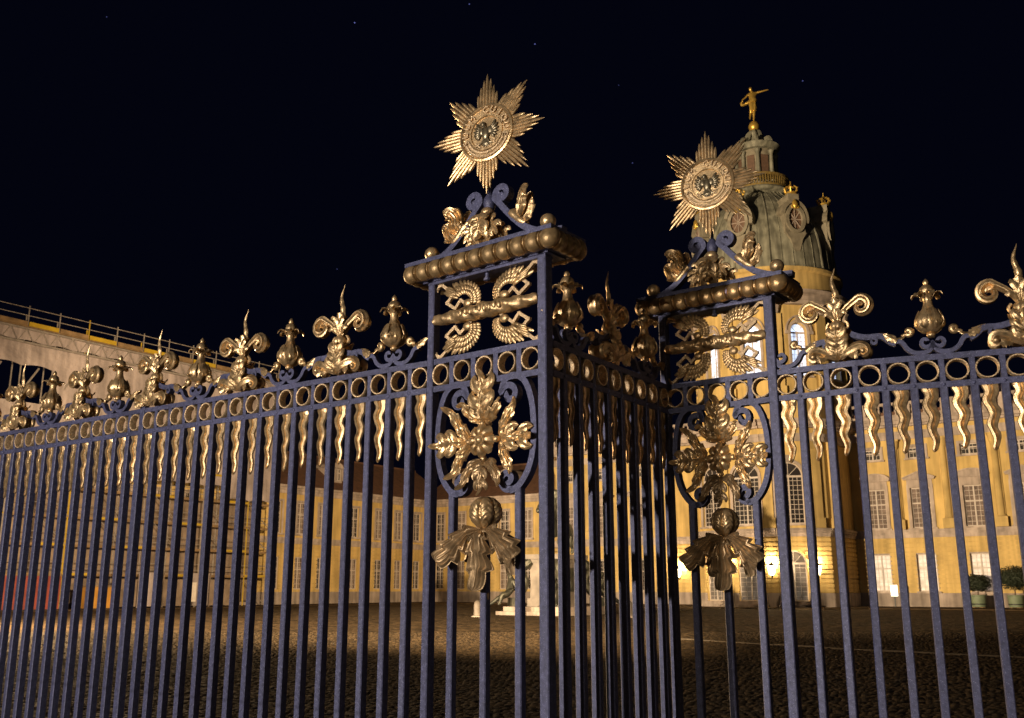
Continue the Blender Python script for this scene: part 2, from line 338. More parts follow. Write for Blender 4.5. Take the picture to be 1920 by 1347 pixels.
# ================================================================ palace
WC = {}
def window(parent, Mx, w, h, arch=False, cols=2, rows=4, pane='curtain', surround=.22, ped=None, sill=True, fan=False, depth=.28, cross=True):
    """window in an opening; local x centred, z from sill"""
    key = (round(w, 2), round(h, 2), arch, cols, rows, pane, surround, ped, sill)
    if key not in WC:
        r = w / 2; hs = h - r if arch else h; fr = MB(); t = .09
        def bar(x0, x1, z0, z1, y=.0): fr.box(x0, x1, depth - .09 + y, depth - .02, z0, z1)
        bar(-r, -r + t, 0, hs); bar(r - t, r, 0, hs); bar(-r + t, r - t, 0, t)
        if not arch: bar(-r + t, r - t, h - t, h)
        else:
            P = [((r - t / 2) * math.cos(a), hs + (r - t / 2) * math.sin(a)) for a in [PI * i / 14 for i in range(15)]]
            fr.sweep(P, t, depth - .09, depth - .02)
            bar(-r + t, r - t, hs - .12, hs + .04, -.02)
            for a in (45, 90, 135): fr.sweep([(0, hs), (r * .95 * math.cos(math.radians(a)), hs + r * .95 * math.sin(math.radians(a)))], .045, depth - .06, depth - .03)
        if cross:
            bar(-.06, .06, t, hs, -.015)
            if not arch: bar(-r + t, r - t, hs * .60, hs * .60 + .11, -.012)
        m = .035
        for s in (-1, 1):
            for c in range(1, cols):
                x = s * (r - t) * c / cols; fr.box(x - m / 2, x + m / 2, depth - .05, depth - .025, t, hs - t)
        for k in range(1, rows * 2):
            z = hs * k / (rows * 2); fr.box(-r + t, r - t, depth - .048, depth - .026, z - m / 2, z + m / 2)
        out = [(-r, 0), (r, 0), (r, hs)] + ([(r * math.cos(PI * i / 14), hs + r * math.sin(PI * i / 14)) for i in range(1, 14)] if arch else []) + [(-r, hs)]
        gl = MB().prism(out, depth - .03, depth + .02)
        su = None
        if surround:
            su = MB(); s_ = surround
            su.box(-r - s_, -r, -.09, .03, 0, hs); su.box(r, r + s_, -.09, .03, 0, hs)
            if arch: su.sweep([((r + s_ / 2) * math.cos(a), hs + (r + s_ / 2) * math.sin(a)) for a in [PI * i / 16 for i in range(17)]], s_, -.09, .03); su.prism([(-.2, h - .02), (.2, h - .02), (.3, h + .6), (-.3, h + .6)], -.16, .02)
            else: su.box(-r - s_, r + s_, -.09, .03, h, h + s_)
            if sill: su.box(-r - s_ - .1, r + s_ + .1, -.2, .03, -.16, 0)
            e = r + s_ + .2; zb = h + s_ + .42
            if ped:
                su.box(-r - s_ + .04, r + s_ - .04, -.05, .03, h + s_, zb); su.box(-e, e, -.26, .03, zb, zb + .14)
                if ped == 'tri': su.prism([(-e, zb + .14), (e, zb + .14), (0, zb + .66)], -.22, .03); su.sweep([(-e - .06, zb + .16), (0, zb + .70)], .12, -.32, .02); su.sweep([(e + .06, zb + .16), (0, zb + .70)], .12, -.32, .02)
                else:
                    A = [(e * math.cos(a) * 1.02, zb + .12 + .56 * math.sin(a)) for a in [PI * i / 14 for i in range(15)]]
                    su.prism(A, -.20, .03); su.sweep(A, .12, -.32, .02)
        WC[key] = (fr.mesh('window', 'white'), gl.mesh('pane', pane), su.mesh('surround', 'trim') if su else None)
    a, b, c = WC[key]
    o = inst('window', a, parent, Mx); inst('pane', b, o, T())
    if c: inst('surround', c, o, T())
    return o
def wall(parent, Mx, x0, x1, z0, z1, ops, material='wall', depth=.30, name='wall'):
    """wall sheet in the xz plane with openings (xc, w, zb, zt, arch) cut and reveals given depth"""
    m = MB(); xs = sorted({x0, x1} | {o[0] - o[1] / 2 for o in ops} | {o[0] + o[1] / 2 for o in ops})
    for a, b in zip(xs, xs[1:]):
        c = (a + b) / 2; cov = sorted([(o[2], o[3], o) for o in ops if o[0] - o[1] / 2 < c < o[0] + o[1] / 2]); z = z0
        for zb, zt, o in cov:
            if zb > z: m.add([(a, 0, z), (b, 0, z), (b, 0, zb), (a, 0, zb)], [(0, 1, 2, 3)])
            z = zt
        if z < z1: m.add([(a, 0, z), (b, 0, z), (b, 0, z1), (a, 0, z1)], [(0, 1, 2, 3)])
    for xc, w, zb, zt, arch in ops:
        r = w / 2; hs = zt - r if arch else zt
        m.add([(xc - r, 0, zb), (xc - r, depth, zb), (xc - r, depth, hs), (xc - r, 0, hs)], [(0, 1, 2, 3)])
        m.add([(xc + r, 0, zb), (xc + r, 0, hs), (xc + r, depth, hs), (xc + r, depth, zb)], [(0, 1, 2, 3)])
        m.add([(xc - r, 0, zb), (xc + r, 0, zb), (xc + r, depth, zb), (xc - r, depth, zb)], [(0, 1, 2, 3)])
        if arch:
            A = [(xc + r * math.cos(PI * i / 14), hs + r * math.sin(PI * i / 14)) for i in range(15)]
            for (ax, az), (bx, bz) in zip(A, A[1:]):
                m.add([(ax, 0, az), (bx, 0, bz), (bx, 0, zt), (ax, 0, zt)], [(0, 3, 2, 1)]); m.add([(ax, 0, az), (bx, 0, bz), (bx, depth, bz), (ax, depth, az)], [(0, 1, 2, 3)])
        else: m.add([(xc - r, 0, zt), (xc + r, 0, zt), (xc + r, depth, zt), (xc - r, depth, zt)], [(0, 3, 2, 1)])
    return m.build(name, material, parent, Mx)
def courses(parent, Mx, x0, x1, z0, z1, n, ops, material='wall'):
    """rusticated stone courses, proud of the wall, broken at the openings"""
    h = (z1 - z0) / n
    for k in range(n):
        a, b = z0 + k * h + .055, z0 + (k + 1) * h - .055; m = MB(); x = x0
        for o in sorted(ops):
            half = o[1] / 2 + .02
            if o[4] and a > o[3] - o[1] / 2:
                dz = a - (o[3] - o[1] / 2); half = math.sqrt(max(0, (o[1] / 2 + .05) ** 2 - dz * dz)) + .12 if dz < o[1] / 2 else 0
            elif not o[4] and a > o[3]: half = 0
            if b < o[2] or half == 0: continue
            if o[0] - half > x: MB().box(x, o[0] - half, -.10, .005, a, b).build('stone_course', material, parent, Mx)
            x = o[0] + half
        if x1 > x: MB().box(x, x1, -.10, .005, a, b).build('stone_course', material, parent, Mx)
def band(parent, Mx, x0, x1, steps, name, material='trim'):
    m = MB()
    for y, z0, z1 in steps: m.box(x0, x1, -y, .02, z0, z1)
    return m.build(name, material, parent, Mx)
I4 = Matrix.Identity(4)
# ---------------------------------------------------------------- low range between wing and main block (u 0..18)
def house_frame(u0, v0, rot): x, y = pal(u0, v0); return (x, y, 0), rot
loc, rz = house_frame(0, 0, -GA)
low = thing('palace_low_range', 'two-storey yellow palace range with brown roof behind the nearer pier', 'building', loc, rz)
def two_storey(t, x0, x1, xs, lit=()):
    up = [(x, 1.3, 7.0, 10.2, False) for x in xs]; dn = [(x, 1.3, 1.5, 4.7, False) for x in xs]
    wall(t, I4, x0, x1, 0, 11.8, up + dn)
    courses(t, I4, x0, x1, 1.3, 5.95, 12, dn)
    band(t, I4, x0, x1, [(.10, 0, 1.25)], 'plinth', 'plinth'); band(t, I4, x0, x1, [(.10, 6.0, 6.3), (.18, 6.3, 6.62)], 'string_course')
    band(t, I4, x0, x1, [(.12, 11.0, 11.35), (.28, 11.35, 11.6), (.48, 11.6, 11.85)], 'cornice')
    for i, x in enumerate(xs):
        window(t, T(x, 0, 7.0), 1.3, 3.2, rows=3, pane='curtain' if i % 3 else 'glass', surround=.2)
        window(t, T(x, 0, 1.5), 1.3, 3.2, rows=3, pane='curtain' if i % 2 else 'glass', surround=0)
two_storey(low, -.3, 18.0, [2.0, 5.1, 8.2, 11.3, 14.4, 17.0][:5])
def roof(t, x0, x1, z0, h, d, hip0=0, hip1=0, ov=.55):
    m = MB().add([(x0 - ov, -ov, z0), (x1 + ov, -ov, z0), (x1 - hip1, d, z0 + h), (x0 + hip0, d, z0 + h), (x0 - ov, 2 * d, z0), (x1 + ov, 2 * d, z0)], [(0, 1, 2, 3), (3, 2, 5, 4), (1, 5, 2), (0, 3, 4), (0, 4, 5, 1)])
    r = m.build('roof', 'roof', t); 
    rc = MB().tube([(x0 + hip0, d, z0 + h), (x1 - hip1, d, z0 + h)], .16, 6); rc.build('ridge_tiles', 'roof', r); return r
roof(low, 0, 18, 11.86, 4.3, 6)
def dormer(t, x, y, z):
    d = MB().box(-.75, .75, 0, 2.2, 0, 1.7).prism([(-.95, 1.7), (.95, 1.7), (.7, 2.05), (.3, 2.25), (0, 2.3), (-.3, 2.25), (-.7, 2.05)], -.1, 2.6)
    o = d.build('dormer', 'trim', t, T(x, y, z)); window(o, T(0, -.30, .25), .9, 1.3, rows=2, pane='glass', surround=.1, sill=False, depth=.29)
dormer(low, 4, .8, 12.8); dormer(low, 11, .8, 12.8)
# ---------------------------------------------------------------- long side wing (left), mostly behind scaffolding
VW = 66
loc, rz = house_frame(0, VW, PI / 2 - GA)
wing = thing('palace_side_wing', 'long yellow side wing running towards the viewer, its near end scaffolded', 'building', loc, rz)
two_storey(wing, 0, VW + .2, [VW - x for x in (1.8, 5.1, 8.4, 12.4, 17.2, 20.3, 23.6, 27, 30.4, 34, 37.5, 41, 44.5, 48, 51.5, 55, 58.5)])
roof(wing, 0, VW + 4, 11.86, 4.3, 5.5)
for x in (14.6, 24): dormer(wing, VW - x, .8, 12.75)
MB().tube([(VW - 11, -.22, .2), (VW - 11, -.22, 11.3)], .09, 6).build('downpipe', 'yellow', wing)
# ---------------------------------------------------------------- main block with projecting pavilion
loc, rz = house_frame(0, 0, -GA)
mainb = thing('palace_main_block', 'tall yellow palace front with balustrade and projecting centre behind the fence', 'building', loc, rz)
def mezz_bay(t, Mx, x, i, lit=None, gpane='glass'):
    window(t, Mx @ T(x, 0, 6.75), 1.65, 3.5, rows=4, pane='curtain', surround=.28, ped='arc' if i % 2 == 0 else 'tri')
    window(t, Mx @ T(x, 0, 12.9), 1.4, .95, rows=1, pane='glass', surround=.25)
    window(t, Mx @ T(x, 0, 1.35), 1.6, 3.15, rows=4, pane=lit or gpane, surround=.1, sill=True)
def main_wall(t, Mx, x0, x1, xs, pil, lits={}):
    up = [(x, 1.65, 6.75, 10.25, False) for x in xs]; mz = [(x, 1.4, 12.9, 13.85, False) for x in xs]; dn = [(x, 1.6, 1.35, 4.5, False) for x in xs]
    wall(t, Mx, x0, x1, 0, 16.6, up + mz + dn); courses(t, Mx, x0, x1, 1.25, 5.85, 12, dn)
    entab(t, Mx, x0, x1)
    for i, x in enumerate(xs): mezz_bay(t, Mx, x, i, lits.get(i))
    for x in pil:
        m = MB().box(x - .42, x + .42, -.16, .02, 6.64, 7.5).box(x - .34, x + .34, -.13, .02, 7.5, 13.9)
        m.lathe([(.40, 7.5), (.34, 7.62), (.30, 7.75), (.27, 13.6), (.31, 13.75), (.40, 13.95), (.45, 14.3), (.48, 14.52)], 12, (x, -.12, 0)).box(x - .5, x + .5, -.5, .02, 14.45, 14.6)
        m.box(x - .48, x + .48, -.5, .02, 6.64, 7.48)
        m.build('half_column', 'wall2', t, Mx, True, 35)
def entab(t, Mx, x0, x1, bal=True):
    band(t, Mx, x0, x1, [(.12, 0, 1.22)], 'plinth', 'plinth'); band(t, Mx, x0, x1, [(.12, 5.92, 6.2), (.25, 6.2, 6.4), (.34, 6.4, 6.62)], 'string_course')
    band(t, Mx, x0, x1, [(.14, 14.62, 15.1), (.20, 15.1, 15.35)], 'architrave'); band(t, Mx, x0, x1, [(.35, 15.75, 15.95), (.62, 15.95, 16.25), (.75, 16.25, 16.5)], 'cornice')
    if not bal: return
    b = MB().box(x0, x1, -.30, .0, 16.5, 16.85).box(x0, x1, -.30, .0, 17.75, 18.0); bo = b.build('balustrade', 'trim', t, Mx)
    n = int((x1 - x0) / .48); k = 0
    key = 'bal'
    if key not in WC: WC[key] = MB().lathe([(.11, 0), (.11, .08), (.06, .16), (.13, .38), (.07, .66), (.10, .80), (.11, .9)], 6).mesh('baluster', 'trim', True)
    for i in range(n):
        x = x0 + (i + .5) * (x1 - x0) / n
        if i % 8 == 3: MB().box(x - .3, x + .3, -.32, .02, 16.85, 17.75).build('balustrade_pier', 'trim', bo)
        else: inst('baluster', WC[key], bo, T(x, -.15, 16.85))
main_wall(mainb, I4, 18.0, 37, [20.35, 24.2, 28.4], [18.6, 22.3, 26.4, 30.4])
main_wall(mainb, I4, 50, 82, [52.2, 56.0, 60.3, 64.2, 68.2, 72.2, 76.2], [54.15, 58.2, 62.3, 66.2, 70.2, 74.2], {0: 'lit_warm', 1: 'lit_warm', 2: 'lit_warm', 4: 'lit_warm'})
MB().box(18, 82, .0, 22, 16.6, 17.2).box(18, 18.4, .0, 22, 0, 16.6).build('roof_slab', 'roof', mainb)
MB().tube([(53.95, -.25, 1), (53.95, -.25, 14.6)], .10, 6).build('downpipe', 'copperdk', mainb)
# pavilion: straight sides then an oval front, one facet to a bay
UC = 43.5
def ell(th): return (UC + 6.6 * math.sin(math.radians(th)), -(4.2 + 5.0 * math.cos(math.radians(th))))
fac_ = [(UC - 6.6, 0), ell(-90), ell(-68), ell(-47), ell(-21), ell(-13), ell(13), ell(21), ell(47), ell(68), ell(90), (UC + 6.6, 0)]
for i, (a, b) in enumerate(zip(fac_, fac_[1:])):
    a = Vector(a); b = Vector(b); L = (b - a).length; Mx = T(a.x, a.y, 0, math.atan2(b.y - a.y, b.x - a.x))
    if i in (3, 5, 7):
        up = [(L / 2, 2.4, 7.0, 12.3, True)]; dn = [(L / 2, 2.1, .55, 4.75, True)]
        wall(mainb, Mx, 0, L, 0, 17.9, up + dn); courses(mainb, Mx, 0, L, 1.25, 5.85, 12, dn)
        entab(mainb, Mx, 0, L / 2 - 1.05, False) if 0 else None
        window(mainb, Mx @ T(L / 2, 0, 7.0), 2.4, 5.3, True, cols=3, rows=5, pane='glass', surround=.25)
        window(mainb, Mx @ T(L / 2, 0, .55), 2.1, 4.2, True, cols=2, rows=4, pane='lit_door', surround=.0)
        MB().box(L / 2 - 1.5, L / 2 + 1.5, -.9, 0, 0, .28).box(L / 2 - 1.35, L / 2 + 1.35, -.5, 0, .28, .54).build('door_steps', 'plinth', mainb, Mx)
        for p0, p1 in ((0, L / 2 - 1.06), (L / 2 + 1.06, L)): band(mainb, Mx, p0, p1, [(.12, 0, 1.22)], 'plinth', 'plinth')
        band(mainb, Mx, 0, L, [(.12, 5.92, 6.2), (.25, 6.2, 6.4), (.34, 6.4, 6.62)], 'string_course')
        band(mainb, Mx, 0, L, [(.14, 14.1, 14.5), (.20, 14.5, 14.8)], 'architrave'); band(mainb, Mx, 0, L, [(.35, 15.3, 15.5), (.62, 15.5, 15.8), (.75, 15.8, 16.05)], 'cornice')
    else:
        wall(mainb, Mx, 0, L, 0, 17.9, []); courses(mainb, Mx, 0, L, 1.25, 5.85, 12, [])
        band(mainb, Mx, 0, L, [(.12, 0, 1.22)], 'plinth', 'plinth'); band(mainb, Mx, 0, L, [(.12, 5.92, 6.2), (.25, 6.2, 6.4), (.34, 6.4, 6.62)], 'string_course')
        band(mainb, Mx, 0, L, [(.14, 14.1, 14.5), (.20, 14.5, 14.8)], 'architrave'); band(mainb, Mx, 0, L, [(.35, 15.3, 15.5), (.62, 15.5, 15.8), (.75, 15.8, 16.05)], 'cornice')
        if 0 < i < 10:
            m = MB().box(L / 2 - .55, L / 2 + .55, -.3, .02, 6.64, 7.5).box(L / 2 - .42, L / 2 + .42, -.22, .02, 7.5, 13.4).box(L / 2 - .55, L / 2 + .55, -.34, .02, 13.4, 14.1)
            m.build('pilaster', 'wall2', mainb, Mx)
MB().vprism([tuple(p) for p in fac_], 17.85, 18.05).build('pavilion_roof', 'roof', mainb)
# ---------------------------------------------------------------- domed tower
ax, ay = pal(UC - .3, 0.2)
tow = thing('palace_tower', 'round yellow tower with green-grey copper dome and lantern', 'tower', (ax, ay, 0), 0)
tow.scale = (.91, .91, 1)
V0 = math.atan2(-ay, -ax)                                     # direction towards the street
def vang(deg): return V0 + math.radians(deg)                  # positive = to the right in the picture
R = 7.75; NW = 10; seg = 2 * PI / NW
for k in range(NW):
    a = vang(-12 + 36 * k); half = math.radians(11.5)
    for (b0, b1, win) in ((a - half, a + half, True), (a + half, a + seg - half, False)):
        p = Vector((R * math.cos(b0), R * math.sin(b0))); q = Vector((R * math.cos(b1), R * math.sin(b1))); L = (q - p).length
        Mx = T(p.x, p.y, 0, math.atan2(q.y - p.y, q.x - p.x))
        if win:
            wall(tow, Mx, 0, L, 17.9, 27.6, [(L / 2, 1.75, 20.4, 25.45, True)], depth=.55, name='drum_wall')
            window(tow, Mx @ T(L / 2, 0, 20.4), 1.75, 5.05, True, cols=2, rows=5, pane='lit_cool', surround=.28, depth=.5, sill=True)
            m = MB(); m.sweep([((1.35) * math.cos(PI * i / 16) + L / 2, 24.6 + 1.45 * math.sin(PI * i / 16)) for i in range(17)], .14, -.16, .02)
            m.box(L / 2 - 1.5, L / 2 - .95, -.2, .02, 24.3, 24.6).box(L / 2 + .95, L / 2 + 1.5, -.2, .02, 24.3, 24.6); m.build('arch_hood', 'trim', tow, Mx)
        else:
            wall(tow, Mx, 0, L, 17.9, 27.6, [], name='drum_wall')
            m = MB().box(L / 2 - .62, L / 2 + .62, -.28, .02, 19.4, 26.2).box(L / 2 - .75, L / 2 + .75, -.36, .02, 18.4, 19.4); m.build('pilaster', 'wall2', tow, Mx)
            m = MB(); m.lathe([(.45, 26.2), (.5, 26.4), (.62, 26.9), (.78, 27.1)], 8, (L / 2, -.15, 0)); m.build('capital', 'trim', tow, Mx)
def ringband(name, prof, material, n=60, par=None): MB().lathe(prof, n).build(name, material, par or tow, None, True, 30)
ringband('drum_base', [(7.7, 17.9), (8.25, 17.9), (8.25, 18.4), (7.9, 18.45), (7.7, 18.5)], 'trim')
ringband('drum_entablature', [(7.6, 27.1), (8.15, 27.1), (8.2, 27.5), (8.1, 27.55), (8.15, 27.9), (8.6, 28.1), (8.75, 28.4), (8.1, 28.5)], 'trim')
ringband('attic_wall', [(7.5, 28.4), (7.95, 28.42), (7.95, 30.3), (8.2, 30.45), (8.2, 30.75), (7.6, 30.85)], 'wall')
dome = [(7.75, 30.8), (7.8, 32.0), (7.7, 33.2), (7.35, 34.8), (6.75, 36.2), (5.9, 37.5), (4.9, 38.6), (3.9, 39.4), (3.2, 40.0), (3.05, 40.4)]
DP = cr([(r * (.975 if z > 31 else 1), 0, z) for r, z in dome], 40)
dm = MB().lathe([(p.x, p.z) for p in DP], 80); dome_o = dm.build('dome', 'copper', tow, None, True, 60)
for k in range(40):
    a = vang(6 + 9 * k); q = MB().tube([(p.x * 1.004 * math.cos(a), p.x * 1.004 * math.sin(a), p.z) for p in DP[::2]], .11 if k % 5 == 0 else .035, 5); q.build('dome_rib', 'copper', dome_o, None, True)
def crown(par, Mx, s):
    m = MB().lathe([(.42 * s, 0), (.46 * s, .03 * s), (.46 * s, .16 * s), (.42 * s, .17 * s)], 12)
    for k in range(6):
        a = k * PI / 3; m.tube([(.44 * s * math.cos(a), .44 * s * math.sin(a), .16 * s), (.56 * s * math.cos(a), .56 * s * math.sin(a), .42 * s), (.35 * s * math.cos(a), .35 * s * math.sin(a), .62 * s), (.03 * s, 0, .60 * s)], .055 * s, 5)
        m.ball((.52 * s * math.cos(a), .52 * s * math.sin(a), .45 * s), .09 * s, 6, 4)
    m.ball((0, 0, .72 * s), .12 * s, 8, 6).box(-.03 * s, .03 * s, -.03 * s, .03 * s, .8 * s, 1.05 * s); m.build('gilt_crown', 'gold_far', par, Mx, True)
for k in range(8):
    a = vang(-17 + 45 * k); Mx = Matrix.Rotation(a + PI / 2, 4, 'Z') @ Matrix.Translation((0, -7.0, 35.6))
    m = MB(); A = [(.95 * math.cos(2 * PI * i / 24), 1.25 * math.sin(2 * PI * i / 24)) for i in range(25)]
    m.sweep(A, .34, -.75, .1); m.sweep([(x * 1.45, z * 1.35 + .15) for x, z in A[-2:-1] + A[:12]], .38, -.65, 1.4)
    m.box(-1.15, -.75, -.5, 1.5, -1.3, .9).box(.75, 1.15, -.5, 1.5, -1.3, .9).box(-.75, .75, -.45, 1.6, 1.3, 1.95).prism([(-1.2, -1.3), (1.2, -1.3), (.7, -2.0), (.3, -3.2), (-.3, -3.2), (-.7, -2.0)], -.62, .4)
    m.box(-.6, .6, -.55, 1.8, 1.9, 2.6)
    lu = m.build('lucarne', 'copperdk', dome_o, Mx); MB().prism(A[:-1], -.45, -.35).build('oval_louver', 'louver', lu, None)
    w = MB()
    for j in range(8): w.sweep([(0, 0), (.9 * math.cos(j * PI / 4), 1.2 * math.sin(j * PI / 4))], .07, -.55, -.46)
    w.build('glazing_bars', 'trim', lu); crown(lu, T(0, -.1, 2.6), 1.35); MB().ball((0, -.75, 1.45), (.32, .25, .5), 8, 6).ball((-.3, -.7, 1.2), .2, 6, 5).ball((.3, -.7, 1.2), .2, 6, 5).build('gilt_mask', 'gold_far', lu, None, True)
ringband('gallery_cornice', [(3.0, 40.2), (3.5, 40.3), (3.75, 40.5), (3.6, 40.7), (3.3, 40.72)], 'copper', 40)
gal = MB().lathe([(3.28, 40.7), (3.45, 40.7), (3.45, 40.95), (3.3, 40.96)], 40).lathe([(3.28, 41.85), (3.48, 41.85), (3.48, 42.1), (3.3, 42.11)], 40).build('gallery_rail', 'ochre_rail', tow)
gb = MB().box(-.035, .035, -.05, .05, 40.95, 41.85).mesh('gallery_bar', 'ochre_rail')
for k in range(72): a = k * 2 * PI / 72; inst('gallery_bar', gb, gal, T(3.38 * math.cos(a), 3.38 * math.sin(a), 0, a))
lan = MB().lathe([(2.2, 40.7), (2.2, 41.6), (1.95, 41.7), (1.95, 45.3), (2.1, 45.4)], 32).build('lantern_room', 'copperdk', tow, None, True, 30)
for k in range(8):
    a = vang(-17 + 45 * k); MB().box(-.42, .42, -1.99, -1.85, 42.0, 44.6).build('lantern_louver', 'louver', lan, Matrix.Rotation(a + PI / 2, 4, 'Z'))
    a += PI / 8; m = MB(); m.lathe([(.30, 41.7), (.24, 41.9), (.21, 44.7), (.3, 44.85), (.34, 45.1)], 8, (2.15 * math.cos(a), 2.15 * math.sin(a), 0)); m.build('lantern_column', 'copper', lan, None, True)
    m = MB().tube(cr([(2.35 * math.cos(a), 2.35 * math.sin(a), 46.0), (1.9 * math.cos(a), 1.9 * math.sin(a), 46.6), (1.15 * math.cos(a), 1.15 * math.sin(a), 46.7), (.75 * math.cos(a), .75 * math.sin(a), 47.6), (.35 * math.cos(a), .35 * math.sin(a), 48.0)], 14), [.2, .24, .28, .27, .25, .22, .2, .2, .2, .22, .22, .2, .16, .1], 6); m.build('top_console', 'copper', lan, None, True)
ringband('lantern_cornice', [(1.9, 45.3), (2.35, 45.35), (2.55, 45.6), (2.75, 45.85), (2.3, 46.0), (1.5, 46.1)], 'copper', 32)
ringband('lantern_cap', [(1.5, 46.05), (1.2, 46.3), (.75, 46.7), (.55, 47.3), (.8, 47.6), (.5, 48.0), (.25, 48.1)], 'copper', 24)
MB().ball((0, 0, 48.55), .6, 24, 16).build('gilt_globe', 'gold_far', tow, None, True, 90)
# ================================================================ wrought iron fence
ZL0, ZL1, ZR, ZT0, ZT1 = 2.752, 2.786, 2.850, 2.914, 2.948        # lower rail, ring centre, top rail
BW, BD = .043, .054
me_bar = MB().bar(BW, BD, .28, ZL0 - .0005).bar(.033, .040, ZL1, ZT0 - .0005, .003).mesh('bar', 'paint')
def ring_mesh():
    b = MB(); n = 40; v = []; prof = [(.0635, -.024), (.0635, .024), (.0525, .024), (.0525, -.020), (.0545, -.028), (.0610, -.029)]
    for k in range(n):
        a = 2 * PI * k / n
        for r, y in prof:
            rr = r + (.0009 * math.cos(a * 20) if y < -.025 else 0)
            v.append((rr * math.cos(a), y, rr * math.sin(a)))
    m = len(prof)
    b.add(v, [(k * m + j, k * m + (j + 1) % m, ((k + 1) % n) * m + (j + 1) % m, ((k + 1) % n) * m + j) for k in range(n) for j in range(m)])
    return b.mesh('ring', 'gold_ring', True, 35)
me_ring = ring_mesh()
def flame_mesh(seed):
    rnd = random.Random(seed); ph = rnd.uniform(-.25, .25); L = .365 * rnd.uniform(.97, 1.03); NT, sect = 34, [(-1, 0), (-.86, -.72), (-.34, -.92), (-.19, -.15), (0, -.62), (.19, -.15), (.34, -.92), (.86, -.72), (1, 0), (.6, .6), (-.6, .6)]
    v = []; n = len(sect)
    for i in range(NT):
        t = i / (NT - 1); w = .036 * (1 - t) ** .55 * (1 - .22 * t) + .009; amp = .0135 * (1 - .5 * t) * min(1, t * 6)
        x = amp * math.sin(2 * PI * (2.7 * t ** .95) + ph); w *= 1 + .07 * math.sin(2 * PI * 5.4 * t + 1)
        if i == NT - 1: w *= .4
        for a, d in sect: v.append((x + a * w, d * min(.014, w * .65) + rnd.uniform(-.0006, .0006), -L * t))
    f = [(i * n + k, (i + 1) * n + k, (i + 1) * n + (k + 1) % n, i * n + (k + 1) % n) for i in range(NT - 1) for k in range(n)] + [tuple(range(n)), tuple(range(NT * n - 1, NT * n - n - 1, -1))]
    return MB().add(v, f).mesh('flame_pendant', 'gold', True, 50)
me_flame = [flame_mesh(i) for i in range(5)]
rb = MB().lathe([(.010, 0), (.0095, .004), (.006, .007), (.001, .008)], 8)
me_rivet = MB().merge(rb, Matrix.Rotation(PI / 2, 4, 'X')).mesh('rivet', 'paint', True)

# ---- urn finial on two scrolls
def gad(n, a): return lambda th, t: 1 + a * (abs(math.cos(n * th / 2)) - .6)
u = MB()
u.lathe([(.012, .105), (.022, .112), (.026, .122), (.020, .132)], 14)
u.lathe([(.020, .130), (.045, .138), (.066, .160), (.074, .190), (.070, .222), (.054, .252), (.036, .275), (.027, .300), (.024, .325), (.028, .345), (.036, .352)], 36, mod=lambda th, t: 1 + .13 * math.sin(6 * th + 5 * t) * math.sin(PI * min(1, t * 1.35)))
me_urn_body = u.mesh('urn_body', 'gold', True, 60)
u = MB()
for k in range(6):
    a = 2 * PI * k / 6 + .3; c_, s_ = math.cos(a), math.sin(a)
    u.leaf([(c_ * r, s_ * r, z) for r, z in ((.026, .338), (.045, .362), (.072, .368), (.088, .348))], .026, (c_ * .3, s_ * .3, 1), n=2, NT=10, NS=7, cup=.1, th=.003)
me_collar = u.mesh('petal_collar', 'gold', True, 60)
u = MB(); u.lathe([(.024, .350), (.036, .366), (.040, .385), (.034, .406), (.022, .418), (.013, .424), (.016, .434), (.014, .446), (.002, .462)], 24, mod=gad(8, .16))
me_bud = u.mesh('bud_tip', 'gold', True, 60)
u = MB()
for k in range(7):
    a = 2 * PI * k / 7; c_, s_ = math.cos(a), math.sin(a)
    u.leaf([(c_ * r, s_ * r, z) for r, z in ((.030, .140), (.074, .165), (.081, .200), (.070, .240), (.055, .268))], .030, (c_, s_, 0.1), n=3, NT=12, NS=7, cup=-.1, th=.003, rib=.14)
me_urn_leaves = u.mesh('urn_leaf_wrap', 'gold', True, 60)
# ---- flame finial: palmette base, ball, horn volutes, wavy blade
p = MB()
p.acan([(0, -.045, .012), (0, -.075, .06), (0, -.062, .13), (0, -.06, .19), (0, -.078, .225)], .062, N=4, th=.004)
p.leaf([(0, .045, .012), (0, .075, .06), (0, .062, .13), (0, .06, .19), (0, .078, .222)], .088, (0, 1, 0), n=4, NT=18, NS=9, rib=.12, pw=(.5, .5))
me_palm = p.mesh('palmette', 'gold', True, 60)
p = MB()
for s in (-1, 1):
    pt_ = [(s * .015, -.03, .035), (s * .05, -.05, .05), (s * .095, -.052, .072), (s * .135, -.045, .085), (s * .168, -.04, .075), (s * .178, -.038, .045), (s * .155, -.037, .028), (s * .138, -.036, .045)]
    p.tube(cr(pt_, 26), [.016 + .013 * math.sin(PI * min(1, i / 18)) * (1 - .45 * max(0, (i - 14) / 12)) for i in range(26)], 20, mod=lambda th, t: 1 + .18 * math.cos(5 * th))
    p.ball((s * .155, -.045, .050), (.022, .030, .022), 14, 8)
    p.leaf([(s * .06, -.05, .04), (s * .10, -.075, .03), (s * .13, -.085, .012)], .03, n=3, NT=10, NS=7, th=.003)
    pb = [(x, -y, z) for x, y, z in pt_]
    p.tube(cr(pb, 18), [.018 + .014 * math.sin(PI * min(1, i / 12)) for i in range(18)], 8)
me_shell = p.mesh('shell_volutes', 'gold', True, 50)
p = MB()
p.lathe([(.014, .19), (.020, .20), (.040, .212), (.050, .235), (.044, .262), (.026, .276), (.020, .29), (.026, .31)], 28, mod=lambda th, t: 1 - .16 * (abs(math.cos(2 * th)) > .93))
for s in (-1, 1):
    p.tube(cr([(s * .03, 0, .205), (s * .062, 0, .225), (s * .066, 0, .25), (s * .05, 0, .272)], 10), .010, 6)
me_fball = p.mesh('ball_knop', 'gold', True, 50)
p = MB()
